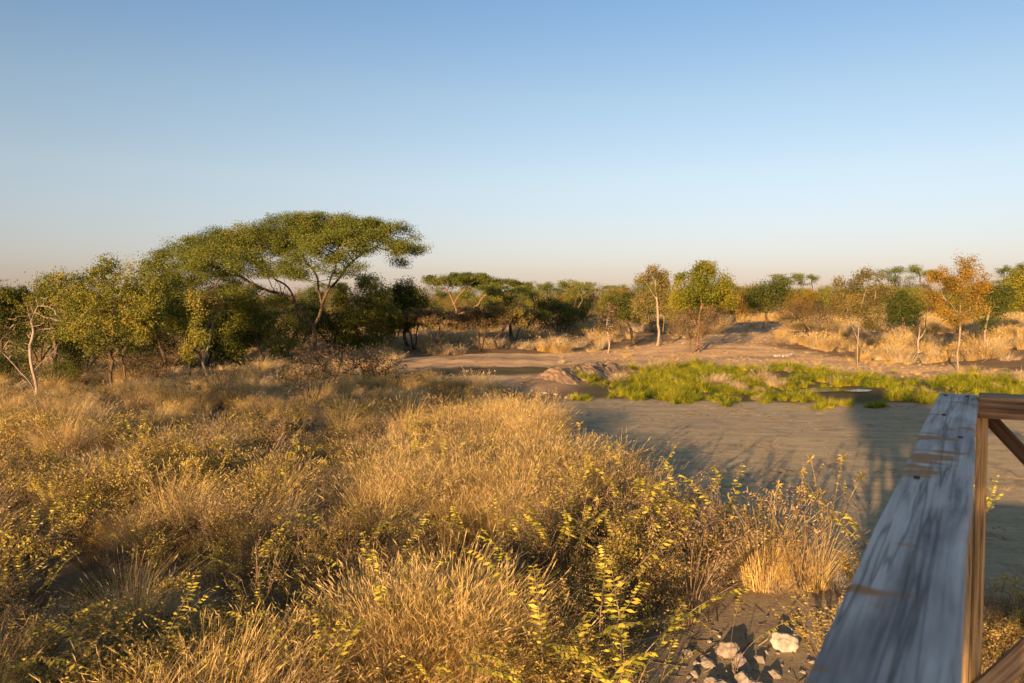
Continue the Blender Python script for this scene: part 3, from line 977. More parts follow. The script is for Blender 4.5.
for k in range(185):                      # bush line receding to the horizon
    Y = 95 * (240 / 95) ** rng.random()
    px = rng.uniform(-120, 1150)
    x = (px - W / 2) / F * Y
    if px < 385 and Y < 105: continue
    kind = kinds[rng.integers(len(kinds))]
    s = rng.uniform(1.0, 1.7) * (1.0 + (Y - 95) / 380)
    put_bush(kind, x, Y, s, KN[kind] + ' in the bush line that recedes to the horizon', 'bush line receding to the horizon')

# ------------------------------------------------------------------ unseen trees added to shade the rail and the left meadow
SUN_AZ, SUN_EL = R(25), R(8.5)
for (x, y, h, zb, rx, lab) in [(-3.05, -7.4, 5.8, 4.12, 1.35, 'unseen slim tree added behind the deck to shade the rail'),
                               (-10.6, -7, 3.3, 1.3, 1.9, 'unseen low bushy tree in the grass behind the lookout'),
                               (-15, -8, 3.5, 1.5, 2.1, 'unseen low spreading tree further left behind the lookout'),
                               (-10.5, 6.0, 3.9, 2.7, 2.2, 'flat low tree added out of frame on the left'),
                               (-15, 7.5, 4.1, 2.8, 2.3, 'flat low tree added out of frame further left'),
                               (-20, 9, 4.4, 2.9, 2.6, 'flat low tree added out of frame farthest left'),
                               (-22, -6, 5.0, 2.0, 2.4, 'unseen bushy tree far left behind the lookout')]:
    zc, rz = (h + zb) / 2, (h - zb) / 2
    build_tree('shade_tree', lab, 'tree', (x, y, 0), [[(0, 0, -.05), (.1, 0, zb * .6), (0, .1, zb)], [(.1, 0, zb * .6), (.7, .2, zb)], [(0, .1, zb), (-.6, 0, zc)]],
               [(0, 0, zc, rx * .8, rx * .8, rz), (rx * .45, .2, zc - .3, rx * .55, rx * .55, rz * .7), (-rx * .45, -.2, zc + .2, rx * .55, rx * .55, rz * .7)],
               M['green'], M['bark'], .14, None, 15000 if -4 < x < 0 else 9000, .11, step=.3, dk=.5, dens=22, sig=.26, thin=.1)

# ------------------------------------------------------------------ grass
protos_col = bpy.data.collections.new('grass_prototypes')


def blades(n, hmin, hmax, width, spread, lean, droop, segs=3, base_r=.13, toward=None):
    """curved tapering blades of one tuft"""
    th = rng.uniform(0, 2 * math.pi, n)
    rb = base_r * np.sqrt(rng.random(n))
    b0 = np.stack([rb * np.cos(th), rb * np.sin(th), np.zeros(n)], 1)
    az = th + rng.normal(0, .7, n)
    hgt = rng.uniform(hmin, hmax, n)
    ln = np.abs(rng.normal(0, lean, n)) + spread * rng.random(n)
    dr = droop * rng.random(n)
    out = np.stack([np.cos(az), np.sin(az), np.zeros(n)], 1)
    sd = np.stack([-np.sin(az + .6), np.cos(az + .6), np.zeros(n)], 1)
    pts = []
    for i in range(segs + 1):
        t = i / segs
        p = b0 + out * (ln * t + dr * t ** 3)[:, None] * hgt[:, None]
        p[:, 2] += hgt * (t - .35 * dr * t ** 3 - .25 * ln * t * t)
        w = width * (1 - .8 * t ** 1.5) * .5
        pts.append((p - sd * w, p + sd * w))
    V = np.stack([q for pr in pts for q in pr], 1)
    k = 2 * (segs + 1)
    q = np.array([[2 * i, 2 * i + 1, 2 * i + 3, 2 * i + 2] for i in range(segs)])
    Fc = (np.arange(n)[:, None, None] * k + q[None]).reshape(-1, 4)
    rn = np.repeat(np.clip(rng.normal(.5, .24, n), 0, 1), segs)
    return V.reshape(-1, 3), Fc, rn, V[:, -1], V[:, -2] - V[:, -4]


def tuft(n, hmin, hmax, width, spread, lean, droop, heads=0, headl=.09, headw=.22, **kw):
    v, f, r, tips, tdir = blades(n, hmin, hmax, width, spread, lean, droop, **kw)
    parts = [(v, f, r)]
    if heads:
        sel = np.argsort(-tips[:, 2])[:heads]
        for kk in range(3):
            c_ = tips[sel] - norm(tdir[sel]) * headl * .3 * kk
            parts.append(leaf_quads(c_, headl * rng.uniform(.7, 1.2, len(sel)), headw, 0, rng.uniform(.5, 1, len(sel)),
                                    norm(tdir[sel]) + rng.normal(0, .18, (len(sel), 3))))
    return cat(parts)


def stems_with_leaves(n, hmin, hmax, spread, leafn, lsize, aspect, sub=2):
    """thin branching dry stems with scattered small leaves"""
    v, f, r, tips, td = blades(n, hmin, hmax, .006, spread, .25, .35, 4, .1)
    V = v.reshape(n, 10, 3)
    parts = [(v, f, r * .5)]
    cs = []
    for s_ in range(sub):
        i = rng.integers(0, n, n)
        seg = rng.integers(1, 4, n)
        p = (V[i, seg * 2] + V[i, seg * 2 + 1]) / 2
        d_ = norm(rng.normal(size=(n, 3)) + np.array([0, 0, .7])) * rng.uniform(.08, .26, (n, 1)) * hmax
        sd = norm(np.cross(d_, rng.normal(size=(n, 3)))) * .002
        q = np.stack([p - sd, p + sd, p + d_ + sd * .4, p + d_ - sd * .4], 1).reshape(-1, 3)
        parts.append((q, np.arange(4 * n).reshape(-1, 4), rng.random(n) * .5))
        tt = rng.random((n, leafn, 1))
        cs.append((p[:, None] + d_[:, None] * tt).reshape(-1, 3))
    tt = rng.random((n, leafn, 1)) * .7 + .3
    k0 = (V[:, 2] + V[:, 3])[:, None] / 2
    k1 = (V[:, 8] + V[:, 9])[:, None] / 2
    cs.append((k0 + (k1 - k0) * tt).reshape(-1, 3))
    c_ = np.concatenate(cs)
    c_ += rng.normal(0, lsize * .5, c_.shape)
    lv = leaf_quads(c_, lsize * rng.uniform(.6, 1.3, len(c_)), aspect, .2)
    return cat(parts), lv


def proto(name, parts_mats):
    """one prototype mesh with several materials"""
    vs, fs, rs, mi, o, mats = [], [], [], [], 0, []
    for k, ((v, f, r), mt) in enumerate(parts_mats):
        vs.append(v); fs.append(f + o); rs.append(r); mi.append(np.full(len(f), k)); o += len(v); mats.append(mt)
    me = mesh_np(name, np.concatenate(vs), np.concatenate(fs), mats, False, {'rnd': ('FACE', np.concatenate(rs))}, np.concatenate(mi))
    o_ = bpy.data.objects.new(name, me)
    protos_col.objects.link(o_)
    return o_


# alphabetical order is the pick index
proto('a0', [(tuft(190, .22, .60, .0045, .40, .28, .7, 20, .045, .09), M['straw'])])
proto('a1', [(tuft(210, .25, .72, .0042, .32, .26, .6, 24, .05, .08), M['straw_pale'])])
proto('a2', [(tuft(180, .15, .50, .0048, .6, .34, .9, 10, .045, .09), M['straw'])])
proto('a3', [(tuft(240, .35, .85, .0045, .26, .20, .7, 30, .06, .07), M['straw_gold'])])
proto('a4', [(tuft(170, .10, .32, .005, .7, .35, .9, 0), M['straw_pale'])])
s_, l_ = stems_with_leaves(26, .25, .70, .45, 4, .020, .5, 3)
proto('a5', [(s_, M['twig']), (l_, M['forb_brown'])])
s_, l_ = stems_with_leaves(22, .25, .70, .5, 7, .026, .5, 3)
proto('a6', [(s_, M['twig']), (l_, M['forb_leaf'])])
s_, l_ = stems_with_leaves(30, .2, .6, .5, 3, .018, .5, 4)
proto('a7', [(s_, M['twig']), (l_, M['forb_olive'])])
# coarser tufts for far ground
proto('b0', [(tuft(180, .20, .75, .016, .5, .35, .8, 10, .10, .14, base_r=.34), M['straw'])])
proto('b1', [(tuft(180, .15, .70, .016, .6, .35, .9, 14, .10, .14, base_r=.34), M['straw_pale'])])
proto('b2', [(tuft(200, .20, .80, .016, .5, .3, .8, 16, .10, .14, base_r=.34), M['straw_gold'])])
# marsh tufts
proto('c0', [(tuft(70, .12, .55, .016, .6, .35, .9), M['marsh'])])
proto('c1', [(tuft(70, .20, .70, .016, .45, .3, .8), M['marsh'])])


def gn_scatter(name, pts, idx, rot, scl, label):
    me = bpy.data.meshes.new(name)
    me.vertices.add(len(pts))
    me.vertices.foreach_set('co', np.ascontiguousarray(pts, np.float32).ravel())
    a_ = me.attributes.new('pick', 'INT', 'POINT'); a_.data.foreach_set('value', np.asarray(idx, np.int32))
    a_ = me.attributes.new('turn', 'FLOAT_VECTOR', 'POINT'); a_.data.foreach_set('vector', np.ascontiguousarray(rot, np.float32).ravel())
    a_ = me.attributes.new('size', 'FLOAT_VECTOR', 'POINT'); a_.data.foreach_set('vector', np.ascontiguousarray(scl, np.float32).ravel())
    o_ = obj(name, me)
    ng = bpy.data.node_groups.new(name + '_scatter', 'GeometryNodeTree')
    ng.interface.new_socket('Geometry', in_out='INPUT', socket_type='NodeSocketGeometry')
    ng.interface.new_socket('Geometry', in_out='OUTPUT', socket_type='NodeSocketGeometry')
    gi, go = ng.nodes.new('NodeGroupInput'), ng.nodes.new('NodeGroupOutput')
    iop = ng.nodes.new('GeometryNodeInstanceOnPoints')
    ci = ng.nodes.new('GeometryNodeCollectionInfo')
    ci.inputs['Collection'].default_value = protos_col
    ci.inputs['Separate Children'].default_value = True
    ci.inputs['Reset Children'].default_value = True
    iop.inputs['Pick Instance'].default_value = True
    L = ng.links.new
    L(gi.outputs[0], iop.inputs['Points'])
    L(ci.outputs[0], iop.inputs['Instance'])
    for an, dt, sock in (('pick', 'INT', 'Instance Index'), ('turn', 'FLOAT_VECTOR', 'Rotation'), ('size', 'FLOAT_VECTOR', 'Scale')):
        na = ng.nodes.new('GeometryNodeInputNamedAttribute')
        na.data_type = dt
        na.inputs['Name'].default_value = an
        src = na.outputs[0]
        if sock == 'Rotation':
            e2r = ng.nodes.new('FunctionNodeEulerToRotation')
            L(src, e2r.inputs[0]); src = e2r.outputs[0]
        L(src, iop.inputs[sock])
    L(iop.outputs[0], go.inputs[0])
    md = o_.modifiers.new('scatter', 'NODES')
    md.node_group = ng
    return tag(o_, label, kind='stuff')


def wedge(n, y0, y1, margin=4.0, pw=1.0):
    """random ground points in the viewed wedge"""
    y = (y0 ** (pw + 1) + (y1 ** (pw + 1) - y0 ** (pw + 1)) * rng.random(n)) ** (1 / (pw + 1))
    x = rng.uniform(-1, 1, n) * (y * .66 + margin)
    return x, y


def scatter(x, y, idx, smin, smax, tilt=.12, flat=(.85, 1.2)):
    n = len(x)
    pts = np.stack([x, y, terrain(x, y) - .02], 1)
    rot = np.stack([rng.normal(0, tilt, n), rng.normal(0, tilt, n), rng.uniform(0, 6.28, n)], 1)
    s = rng.uniform(smin, smax, n) if np.isscalar(smin) else smin * rng.uniform(.8, 1.2, n)
    scl = np.stack([s, s, s * rng.uniform(*flat, n)], 1)
    return pts, idx, rot, scl


G = []
# near and middle meadow
x, y = wedge(30000, 3.6, 31, 3.0, .55)
jx, jy = x + rng.normal(0, .18, len(x)), y + rng.normal(0, .18, len(x))
px, py = to_px(x, y)
ok = ~(inpoly(jx, jy, CLEAR) | inpoly(jx, jy, POCKET) | inpoly(jx, jy, REAR) | inpoly(jx, jy, MARSH))
ok &= ~((np.hypot(x - 1.2, y - 1.0) < 3.2))
ok &= ~((px > 505) & (py < 406))
ok &= x < 6.5
patch = smooth_noise(x, y, 3.4, 21)
patch2 = smooth_noise(x, y, 1.3, 22)
patch3 = smooth_noise(x, y, 5.5, 23)
ok &= rng.random(len(x)) < .62 + .38 * patch2 + .1 * patch
x, y, patch, patch2, patch3 = x[ok], y[ok], patch[ok], patch2[ok], patch3[ok]
u = rng.random(len(x))
# leafy, twiggy and grassy patches
idx = np.where(u < .26, 0, np.where(u < .46, 1, np.where(u < .62, 2, np.where(u < .74, 4, np.where(u < .84, 5, np.where(u < .92, 6, 7))))))
idx = np.where((patch > .25) & (u < .6), rng.choice([3, 3, 1, 0], len(x)), idx)
idx = np.where((patch < -.2) & (u < .62), rng.choice([7, 5, 5, 6, 4], len(x)), idx)
idx = np.where((patch3 < -.35) & (u > .35), rng.choice([6, 6, 7, 5], len(x)), idx)
sz = (.70 + .28 * patch + .26 * patch2) * np.where(y > 17, .8, 1.0) * rng.uniform(.7, 1.3, len(x))
hollow = inpoly(x, y, gp([(230, 560), (520, 548), (600, 600), (560, 655), (330, 665), (210, 640)]))
wands = inpoly(x, y, gp([(525, 640), (700, 615), (700, 760), (660, 1100), (500, 1100)]))
hollow2 = inpoly(x, y, gp([(20, 560), (170, 548), (210, 600), (120, 640), (10, 630)]))
low = hollow | wands | hollow2
sz = np.where(low, sz * .58, sz)
idx = np.where(low & (rng.random(len(x)) < .5), rng.choice([7, 5, 4, 7], len(x)), idx)
sz = np.where((y > 15.5) & (px[ok] > 520), sz * .55, sz)
sz = np.clip(sz * .92, .24, 1.2)
G.append(scatter(x, y, idx, sz, None))
# extra golden bunches at the bottom of the picture and along the lit ridge
gold = []
for (cx, cy, n, sp_) in [(430, 690, 46, .34), (395, 700, 30, .3), (490, 700, 22, .25), (350, 690, 20, .25), (455, 665, 22, .25), (405, 668, 22, .25)]:
    g = ground(cx, cy)
    gold.append(np.stack([rng.normal(g[0], sp_, n), rng.normal(g[1], sp_, n)], 1))
for (cx, cy, n, sp_) in [(480, 520, 60, .8), (560, 500, 60, .8), (520, 470, 60, .9), (600, 520, 40, .6), (430, 520, 40, .7), (340, 510, 30, .8), (812, 580, 16, .30), (470, 440, 60, 1.1),
                         (550, 440, 50, .9)]:
    g = ground(cx, cy)
    gold.append(np.stack([rng.normal(g[0], sp_, n), rng.normal(g[1], sp_, n)], 1))
gold = np.concatenate(gold)
gold = gold[~(inpoly(gold[:, 0], gold[:, 1], CLEAR) | inpoly(gold[:, 0], gold[:, 1], POCKET))]
G.append(scatter(gold[:, 0], gold[:, 1], rng.choice([3, 3, 3, 3, 0, 1], len(gold)), .75, 1.25))
# short stubble on the clearing edge, bank and beside the deck
x, y = wedge(16000, 4.0, 30, 4)
ok = inpoly(x, y, CLEAR) | inpoly(x, y, POCKET)
ok &= rng.random(len(x)) < .9
ok &= ~(np.hypot(x - 1.2, y - 1.0) < 3.2)
px, py = to_px(x, y)
ok &= (px > 985) | (rng.random(len(x)) < .5 + .4 * smooth_noise(x, y, 3, 61))
x, y = x[ok], y[ok]
G.append(scatter(x, y, np.full(len(x), 4), np.where(rng.random(len(x)) < .94, .42, .62), None, .12, (.14, .42)))
x, y = rng.uniform(3.9, 7.5, 500), rng.uniform(3.6, 7.2, 500)
px, py = to_px(x, y)
ok = (px > 985) & (py > 560) & (rng.random(500) < .8)
x, y = x[ok], y[ok]
G.append(scatter(x, y, rng.choice([6, 5, 2, 7], len(x)), .4, .7))
# short dry stubble that catches the sun on the open ground at the rear
x, y = wedge(26000, 33, 74, 4, .3)
px, py = to_px(x, y)
ok = inpoly(x + rng.normal(0, .5, len(x)), y + rng.normal(0, .8, len(x)), REAR) & (px > 560)
ok &= rng.random(len(x)) < np.clip(.45 + .5 * smooth_noise(x, y, 5, 71) + .002 * (px - 640), 0, 1)
ok &= ~(smooth_noise(x, y, 3.1, 72) > .75)
x, y = x[ok], y[ok]
G.append(scatter(x, y, rng.choice([10, 9], len(x)), np.where(rng.random(len(x)) < .96, .16, .4), None, .2, (.5, 1.0)))
# far dry grass
x, y = wedge(30000, 27, 120, 8, .4)
px, py = to_px(x, y)
bad = inpoly(x, y, REAR) | inpoly(x, y, MARSH) | inpoly(x, y, CLEAR)
bank = np.hypot(x - ground(585, 378)[0], y - ground(585, 378)[1]) < 2.6
bad |= (px > 500) & (py > 364)
left = px < 400
dens_ = np.where(left, .75, np.where(px > 750, .62, .30))
patch = smooth_noise(x, y, 6, 31)
patch2 = smooth_noise(x, y, 2.2, 32)
ok = ~bad & (rng.random(len(x)) < dens_ * (.55 + .7 * patch + .5 * patch2))
ok |= bank & (rng.random(len(x)) < .22)
x, y, patch, patch2, px = x[ok], y[ok], patch[ok], patch2[ok], px[ok]
idx = np.where(px > 740, rng.choice([10, 9, 10, 8], len(x)), rng.choice([8, 9, 8, 9, 10], len(x)))
sz = np.clip(.75 + .3 * patch + .25 * patch2, .3, 1.3) * np.where(px < 400, .7, 1)
sz = np.where(np.hypot(x - ground(585, 378)[0], y - ground(585, 378)[1]) < 3.2, .28, sz)
G.append(scatter(x, y, idx, sz, None))
pts, idx, rot, scl = [np.concatenate([g[i] for g in G]) for i in range(4)]
gn_scatter('dry_grass', pts, idx, rot, scl, 'tall dry golden grass covering the meadow and far bank')
print('grass instances', len(pts))
# marsh: tussocks of different size with wet gaps between them
cx, cy = rng.uniform(1, 40, 6000), rng.uniform(22, 42, 6000)
ok = inpoly(cx + rng.normal(0, .35, len(cx)), cy + rng.normal(0, .9, len(cx)), MARSH)
for c0, rx, ry in [(ground(826, 391), 1.9, 1.1), (ground(1012, 415), 1.5, 1.1), (ground(585, 378), 1.6, 1.2)]:
    ok &= (((cx - c0[0]) / rx) ** 2 + ((cy - c0[1]) / ry) ** 2) > 1
ok &= ~inpoly(cx, cy, gp([(812, 389), (850, 383), (890, 385), (886, 404), (850, 406), (815, 400)]))
cl = smooth_noise(cx, cy, 4.5, 41)
ok &= rng.random(len(cx)) < .80 + .8 * cl
cx, cy, cl = cx[ok], cy[ok], cl[ok]
cs = np.clip(.36 + .20 * cl + rng.normal(0, .13, len(cx)), .14, .62)
k = 8
x = np.repeat(cx, k) + rng.normal(0, .16, len(cx) * k) * np.repeat(cs, k)
y = np.repeat(cy, k) + rng.normal(0, .16, len(cx) * k) * np.repeat(cs, k)
pk = np.repeat(np.where(rng.random(len(cx)) < .03, 8, rng.choice([11, 12], len(cx))), k)
G2 = scatter(x, y, pk, np.repeat(cs, k), None, .25)
gn_scatter('marsh_grass', *G2, 'bright yellow-green marsh grass around the water')
print('marsh', len(x))

# fallen twigs, pebbles and leaf crumbs on the bare ground


def stick_bits(n, L, r_, k=1.0):
    c_ = np.concatenate([rng.uniform(-.5, .5, (n, 2)), np.full((n, 1), .012)], 1)
    d_ = norm(np.concatenate([rng.normal(size=(n, 2)), rng.normal(0, .12, (n, 1))], 1)) * (L * rng.uniform(.3, 1, n))[:, None]
    sd = norm(np.cross(d_, np.array([0, 0, 1.0]))) * r_
    up_ = np.array([0, 0, r_ * 1.6])
    a_, b_ = c_ - d_ / 2, c_ + d_ / 2
    v = np.stack([a_ - sd, a_ + sd, a_ + up_, b_ - sd, b_ + sd, b_ + up_], 1).reshape(-1, 3)
    q = np.array([[0, 1, 4, 3], [1, 2, 5, 4], [2, 0, 3, 5]])
    return v, (np.arange(n)[:, None, None] * 6 + q[None]).reshape(-1, 4), np.repeat(rng.random(n), 3)


def pebbles(n, smin, smax):
    base = np.array([[-1, -1, 0], [1, -1, 0], [1, 1, 0], [-1, 1, 0], [-.6, -.6, .8], [.6, -.6, .8], [.6, .6, .8], [-.6, .6, .8]], float)
    q = np.array([[0, 1, 5, 4], [1, 2, 6, 5], [2, 3, 7, 6], [3, 0, 4, 7], [4, 5, 6, 7]])
    c_ = np.concatenate([rng.uniform(-.5, .5, (n, 2)), np.zeros((n, 1))], 1)
    sz_ = rng.uniform(smin, smax, (n, 1, 1)) * .5
    v = base[None] * (1 + rng.normal(0, .22, (n, 8, 1))) * sz_ * np.array([1, .8, .7])
    a_ = rng.uniform(0, 6.28, n)
    ca, sa = np.cos(a_)[:, None], np.sin(a_)[:, None]
    v = np.stack([v[..., 0] * ca - v[..., 1] * sa, v[..., 0] * sa + v[..., 1] * ca, v[..., 2]], -1) + c_[:, None]
    return v.reshape(-1, 3), (np.arange(n)[:, None, None] * 8 + q[None]).reshape(-1, 4), np.repeat(rng.random(n), 5)


M['pebble'] = leaf_mat('pebble_stone', [(.14, .115, .09), (.30, .26, .21), (.48, .43, .36)], 0, .3, .9, .1)
proto('d0', [(stick_bits(16, .35, .005), M['twig']), (leaf_quads(np.concatenate([rng.uniform(-.5, .5, (60, 2)), np.full((60, 1), .012)], 1), .03 * rng.uniform(.5, 1.4, 60), .5, 3), M['forb_brown'])])
proto('d1', [(pebbles(30, .012, .045), M['pebble']), (stick_bits(5, .2, .004), M['twig'])])
proto('d2', [(pebbles(14, .03, .10), M['pebble']), (leaf_quads(np.concatenate([rng.uniform(-.5, .5, (40, 2)), np.full((40, 1), .012)], 1), .03 * rng.uniform(.5, 1.4, 40), .5, 3), M['forb_brown'])])
L3 = []
x, y = wedge(9000, 4, 30, 4)
pk_ = inpoly(x, y, POCKET)
ok = (pk_ & (rng.random(len(x)) < .9)) | (inpoly(x, y, CLEAR) & (rng.random(len(x)) < .10))
L3.append(scatter(x[ok], y[ok], rng.choice([13, 14, 15], ok.sum(), p=[.4, .4, .2]), .6, 1.1))
x, y = wedge(9000, 26, 75, 6)
ok = inpoly(x, y, REAR) & (rng.random(len(x)) < .10)
L3.append(scatter(x[ok], y[ok], rng.choice([13, 14, 15], ok.sum(), p=[.6, .2, .2]), .9, 1.5))
pts3, idx3, rot3, scl3 = [np.concatenate([g[i] for g in L3]) for i in range(4)]
gn_scatter('ground_litter', pts3, idx3, rot3 * np.array([.1, .1, 1]), scl3, 'twigs, pebbles and leaf litter strewn over the bare ground')

# ------------------------------------------------------------------ leafy forbs: one thing each


def curve_tube(pts, r0, r1, k=4):
    pts = np.asarray(pts, float)
    n = len(pts)
    d = norm(np.gradient(pts, axis=0))
    u = norm(np.cross(d, np.array([.31, .93, .2]))); v = np.cross(d, u)
    th = np.arange(k) * 2 * math.pi / k
    rr = np.linspace(r0, r1, n)
    ring = pts[:, None] + rr[:, None, None] * (np.cos(th)[None, :, None] * u[:, None] + np.sin(th)[None, :, None] * v[:, None])
    j = np.arange(k)
    q = np.stack([j, (j + 1) % k, (j + 1) % k + k, j + k], 1)
    f = (np.arange(n - 1)[:, None, None] * k + q[None]).reshape(-1, 4)
    return ring.reshape(-1, 3), f, np.full(len(f), .5)


def arch(az, h, reach, droop, n=14, base=(0, 0, 0), t0=0.0):
    t = np.linspace(0, 1, n)
    w = rng.normal(0, .02, 2)
    r_ = reach * (t ** 1.4)
    z = h * (t - droop * t ** 3)
    return np.stack([base[0] + np.cos(az) * r_ + w[0] * np.sin(t * 6), base[1] + np.sin(az) * r_ + w[1] * np.sin(t * 5), base[2] + z], 1)


def leaves_along(p, t_from, npair, L, aspect, hang=0.0):
    n = len(p)
    t = np.linspace(t_from, .99, npair)
    i = np.clip((t * (n - 1)).astype(int), 0, n - 2)
    fr = (t * (n - 1) - i)[:, None]
    c = p[i] * (1 - fr) + p[i + 1] * fr
    d = norm(p[i + 1] - p[i])
    side = norm(np.cross(d, np.array([0, 0, 1.0])) + 1e-4)
    parts = []
    for s in (-1, 1):
        dr = norm(side * s * .8 + d * .55 + np.array([0, 0, -hang]) + rng.normal(0, .14, (npair, 3)))
        sz = L * (.65 + .5 * np.sin(np.linspace(.5, 2.9, npair))) * rng.uniform(.85, 1.15, npair)
        parts.append(leaf_quads(c + dr * sz[:, None] * .5, sz, aspect, .8, None, dr, .16))
    return cat(parts)


def make_forb(name, kind):
    st, lv = [], []
    if kind == 'sprig':                         # a few arching wands with paired leaves
        for k in range(rng.integers(3, 6)):
            az = rng.uniform(0, 6.28)
            p = arch(az, rng.uniform(.85, 1.3), rng.uniform(.3, .85), rng.uniform(.1, .4))
            st.append(curve_tube(p, .0042, .0018))
            lv.append(leaves_along(p, .48, rng.integers(15, 21), .056, .36, .4))
    elif kind == 'bushy':                       # rounded leafy herb
        for k in range(15):
            az = rng.uniform(0, 6.28)
            p = arch(az, rng.uniform(.4, .9), rng.uniform(.12, .55), rng.uniform(0, .25))
            st.append(curve_tube(p, .005, .002, 3))
            lv.append(leaves_along(p, .35, 9, .036, .5, .2))
            for j in range(4):
                i = rng.integers(5, 12)
                q = arch(az + rng.normal(0, 1.2), rng.uniform(.1, .25), rng.uniform(.06, .2), .1, 7, p[i])
                st.append(curve_tube(q, .003, .0015, 3))
                lv.append(leaves_along(q, .2, 6, .032, .5, .2))
    elif kind == 'withered':                    # upright brown stalks, curled leaves
        for k in range(9):
            az = rng.uniform(0, 6.28)
            p = arch(az, rng.uniform(.5, 1.05), rng.uniform(.05, .35), rng.uniform(-.05, .1))
            st.append(curve_tube(p, .005, .002, 3))
            for j in range(7):
                i = rng.integers(4, 13)
                q = arch(az + rng.normal(0, 1.6), rng.uniform(.08, .2), rng.uniform(.04, .15), -.2, 6, p[i])
                st.append(curve_tube(q, .0026, .0012, 3))
                lv.append(leaves_along(q, .3, 3, .026, .4, .3))
    elif kind == 'spire':                       # tall stalk with a star-shaped seed head
        for k in range(5):
            az = rng.uniform(0, 6.28)
            p = arch(az, rng.uniform(.8, 1.25), rng.uniform(.1, .35), .02)
            st.append(curve_tube(p, .006, .003))
            lv.append(leaves_along(p, .5, 9, .03, .5, .1))
            dr = norm(rng.normal(size=(14, 3)))
            lv.append(leaf_quads(p[-1] + dr * .035, .07, .22, 0, None, dr))
            for j in range(3):
                i = rng.integers(6, 12)
                q = arch(az + rng.normal(0, 1.4), rng.uniform(.15, .3), rng.uniform(.08, .2), -.1, 7, p[i])
                st.append(curve_tube(q, .003, .0015, 3))
                lv.append(leaves_along(q, .1, 8, .022, .5, .1))
    s, l = cat(st), cat(lv)
    lm_ = {'sprig': 'forb_bright', 'bushy': 'forb_leaf', 'withered': 'forb_brown', 'spire': 'forb_leaf'}[kind]
    root = empty(name)
    tag(root, 'forb', 'wild plant')
    obj('stem', mesh_np('stem', s[0], s[1], M['twig'], True, {'rnd': ('FACE', rng.random(len(s[1])))}), root)
    obj('leaves', mesh_np('leaves', l[0], l[1], M[lm_], False, {'rnd': ('FACE', l[2])}), root)
    return root


FP = {'sprig': [make_forb('leafy_sprig', 'sprig') for _ in range(5)], 'bushy': [make_forb('leafy_herb', 'bushy') for _ in range(4)],
      'withered': [make_forb('withered_herb', 'withered') for _ in range(3)], 'spire': [make_forb('seed_stalk', 'spire') for _ in range(2)]}
fused = set()


def put_forb(kind, x, y, s, label, group, rz=None):
    src = FP[kind][rng.integers(len(FP[kind]))]
    loc = (x, y, T(x, y) - .02)
    rz = rng.uniform(0, 6.28) if rz is None else rz
    if src.name not in fused:
        fused.add(src.name)
        src.location, src.rotation_euler, src.scale = loc, (0, 0, rz), (s, s, s)
        src['label'], src['group'] = label, group
        return src
    return copy_thing(src, loc, rz, (s, s, s), label, group)




def make_shrub(name, leaf, w, h, nleaf, lsize, bark, up=.2, tip=2.5, nst=9):
    stems = []
    for k in range(nst):
        a_ = k * 6.283 / nst + rng.uniform(-.3, .3)
        r_ = w * rng.uniform(.1, .34)
        stems.append([(0, 0, -.03), (math.cos(a_) * r_ * .4, math.sin(a_) * r_ * .4, h * .3), (math.cos(a_) * r_, math.sin(a_) * r_, h * rng.uniform(.5, .8))])
    E = [(rng.uniform(-.28, .28) * w, rng.uniform(-.28, .28) * w, h * rng.uniform(.35, .85), w * rng.uniform(.14, .28), w * rng.uniform(.14, .28), h * rng.uniform(.14, .3)) for _ in range(9)]
    return build_tree(name, 'shrub', 'shrub', (0, 0, 0), stems, E, leaf, bark, .016, None, nleaf, lsize, aspect=.5, sig=.045, step=.07, di=1.2, dk=.1,
                      dens=150, up=up, tip=tip, r_tip=.0028, jitter=.3)


M['thin_wood'] = rough_mat('thin_brown_wood', [(.10, .065, .04), (.20, .14, .085), (.30, .22, .14)], 20)
FP['yellow_shrub'] = [make_shrub('yellow_shrub', M['forb_leaf'], 1.7, .85, 2600, .036, M['thin_wood']) for _ in range(3)]
FP['brown_shrub'] = [make_shrub('brown_shrub', M['forb_brown'], 1.3, 1.05, 900, .026, M['thin_wood'], nst=13) for _ in range(3)]
FP['olive_shrub'] = [make_shrub('olive_shrub', M['forb_olive'], 1.4, .7, 2000, .03, M['thin_wood']) for _ in range(2)]

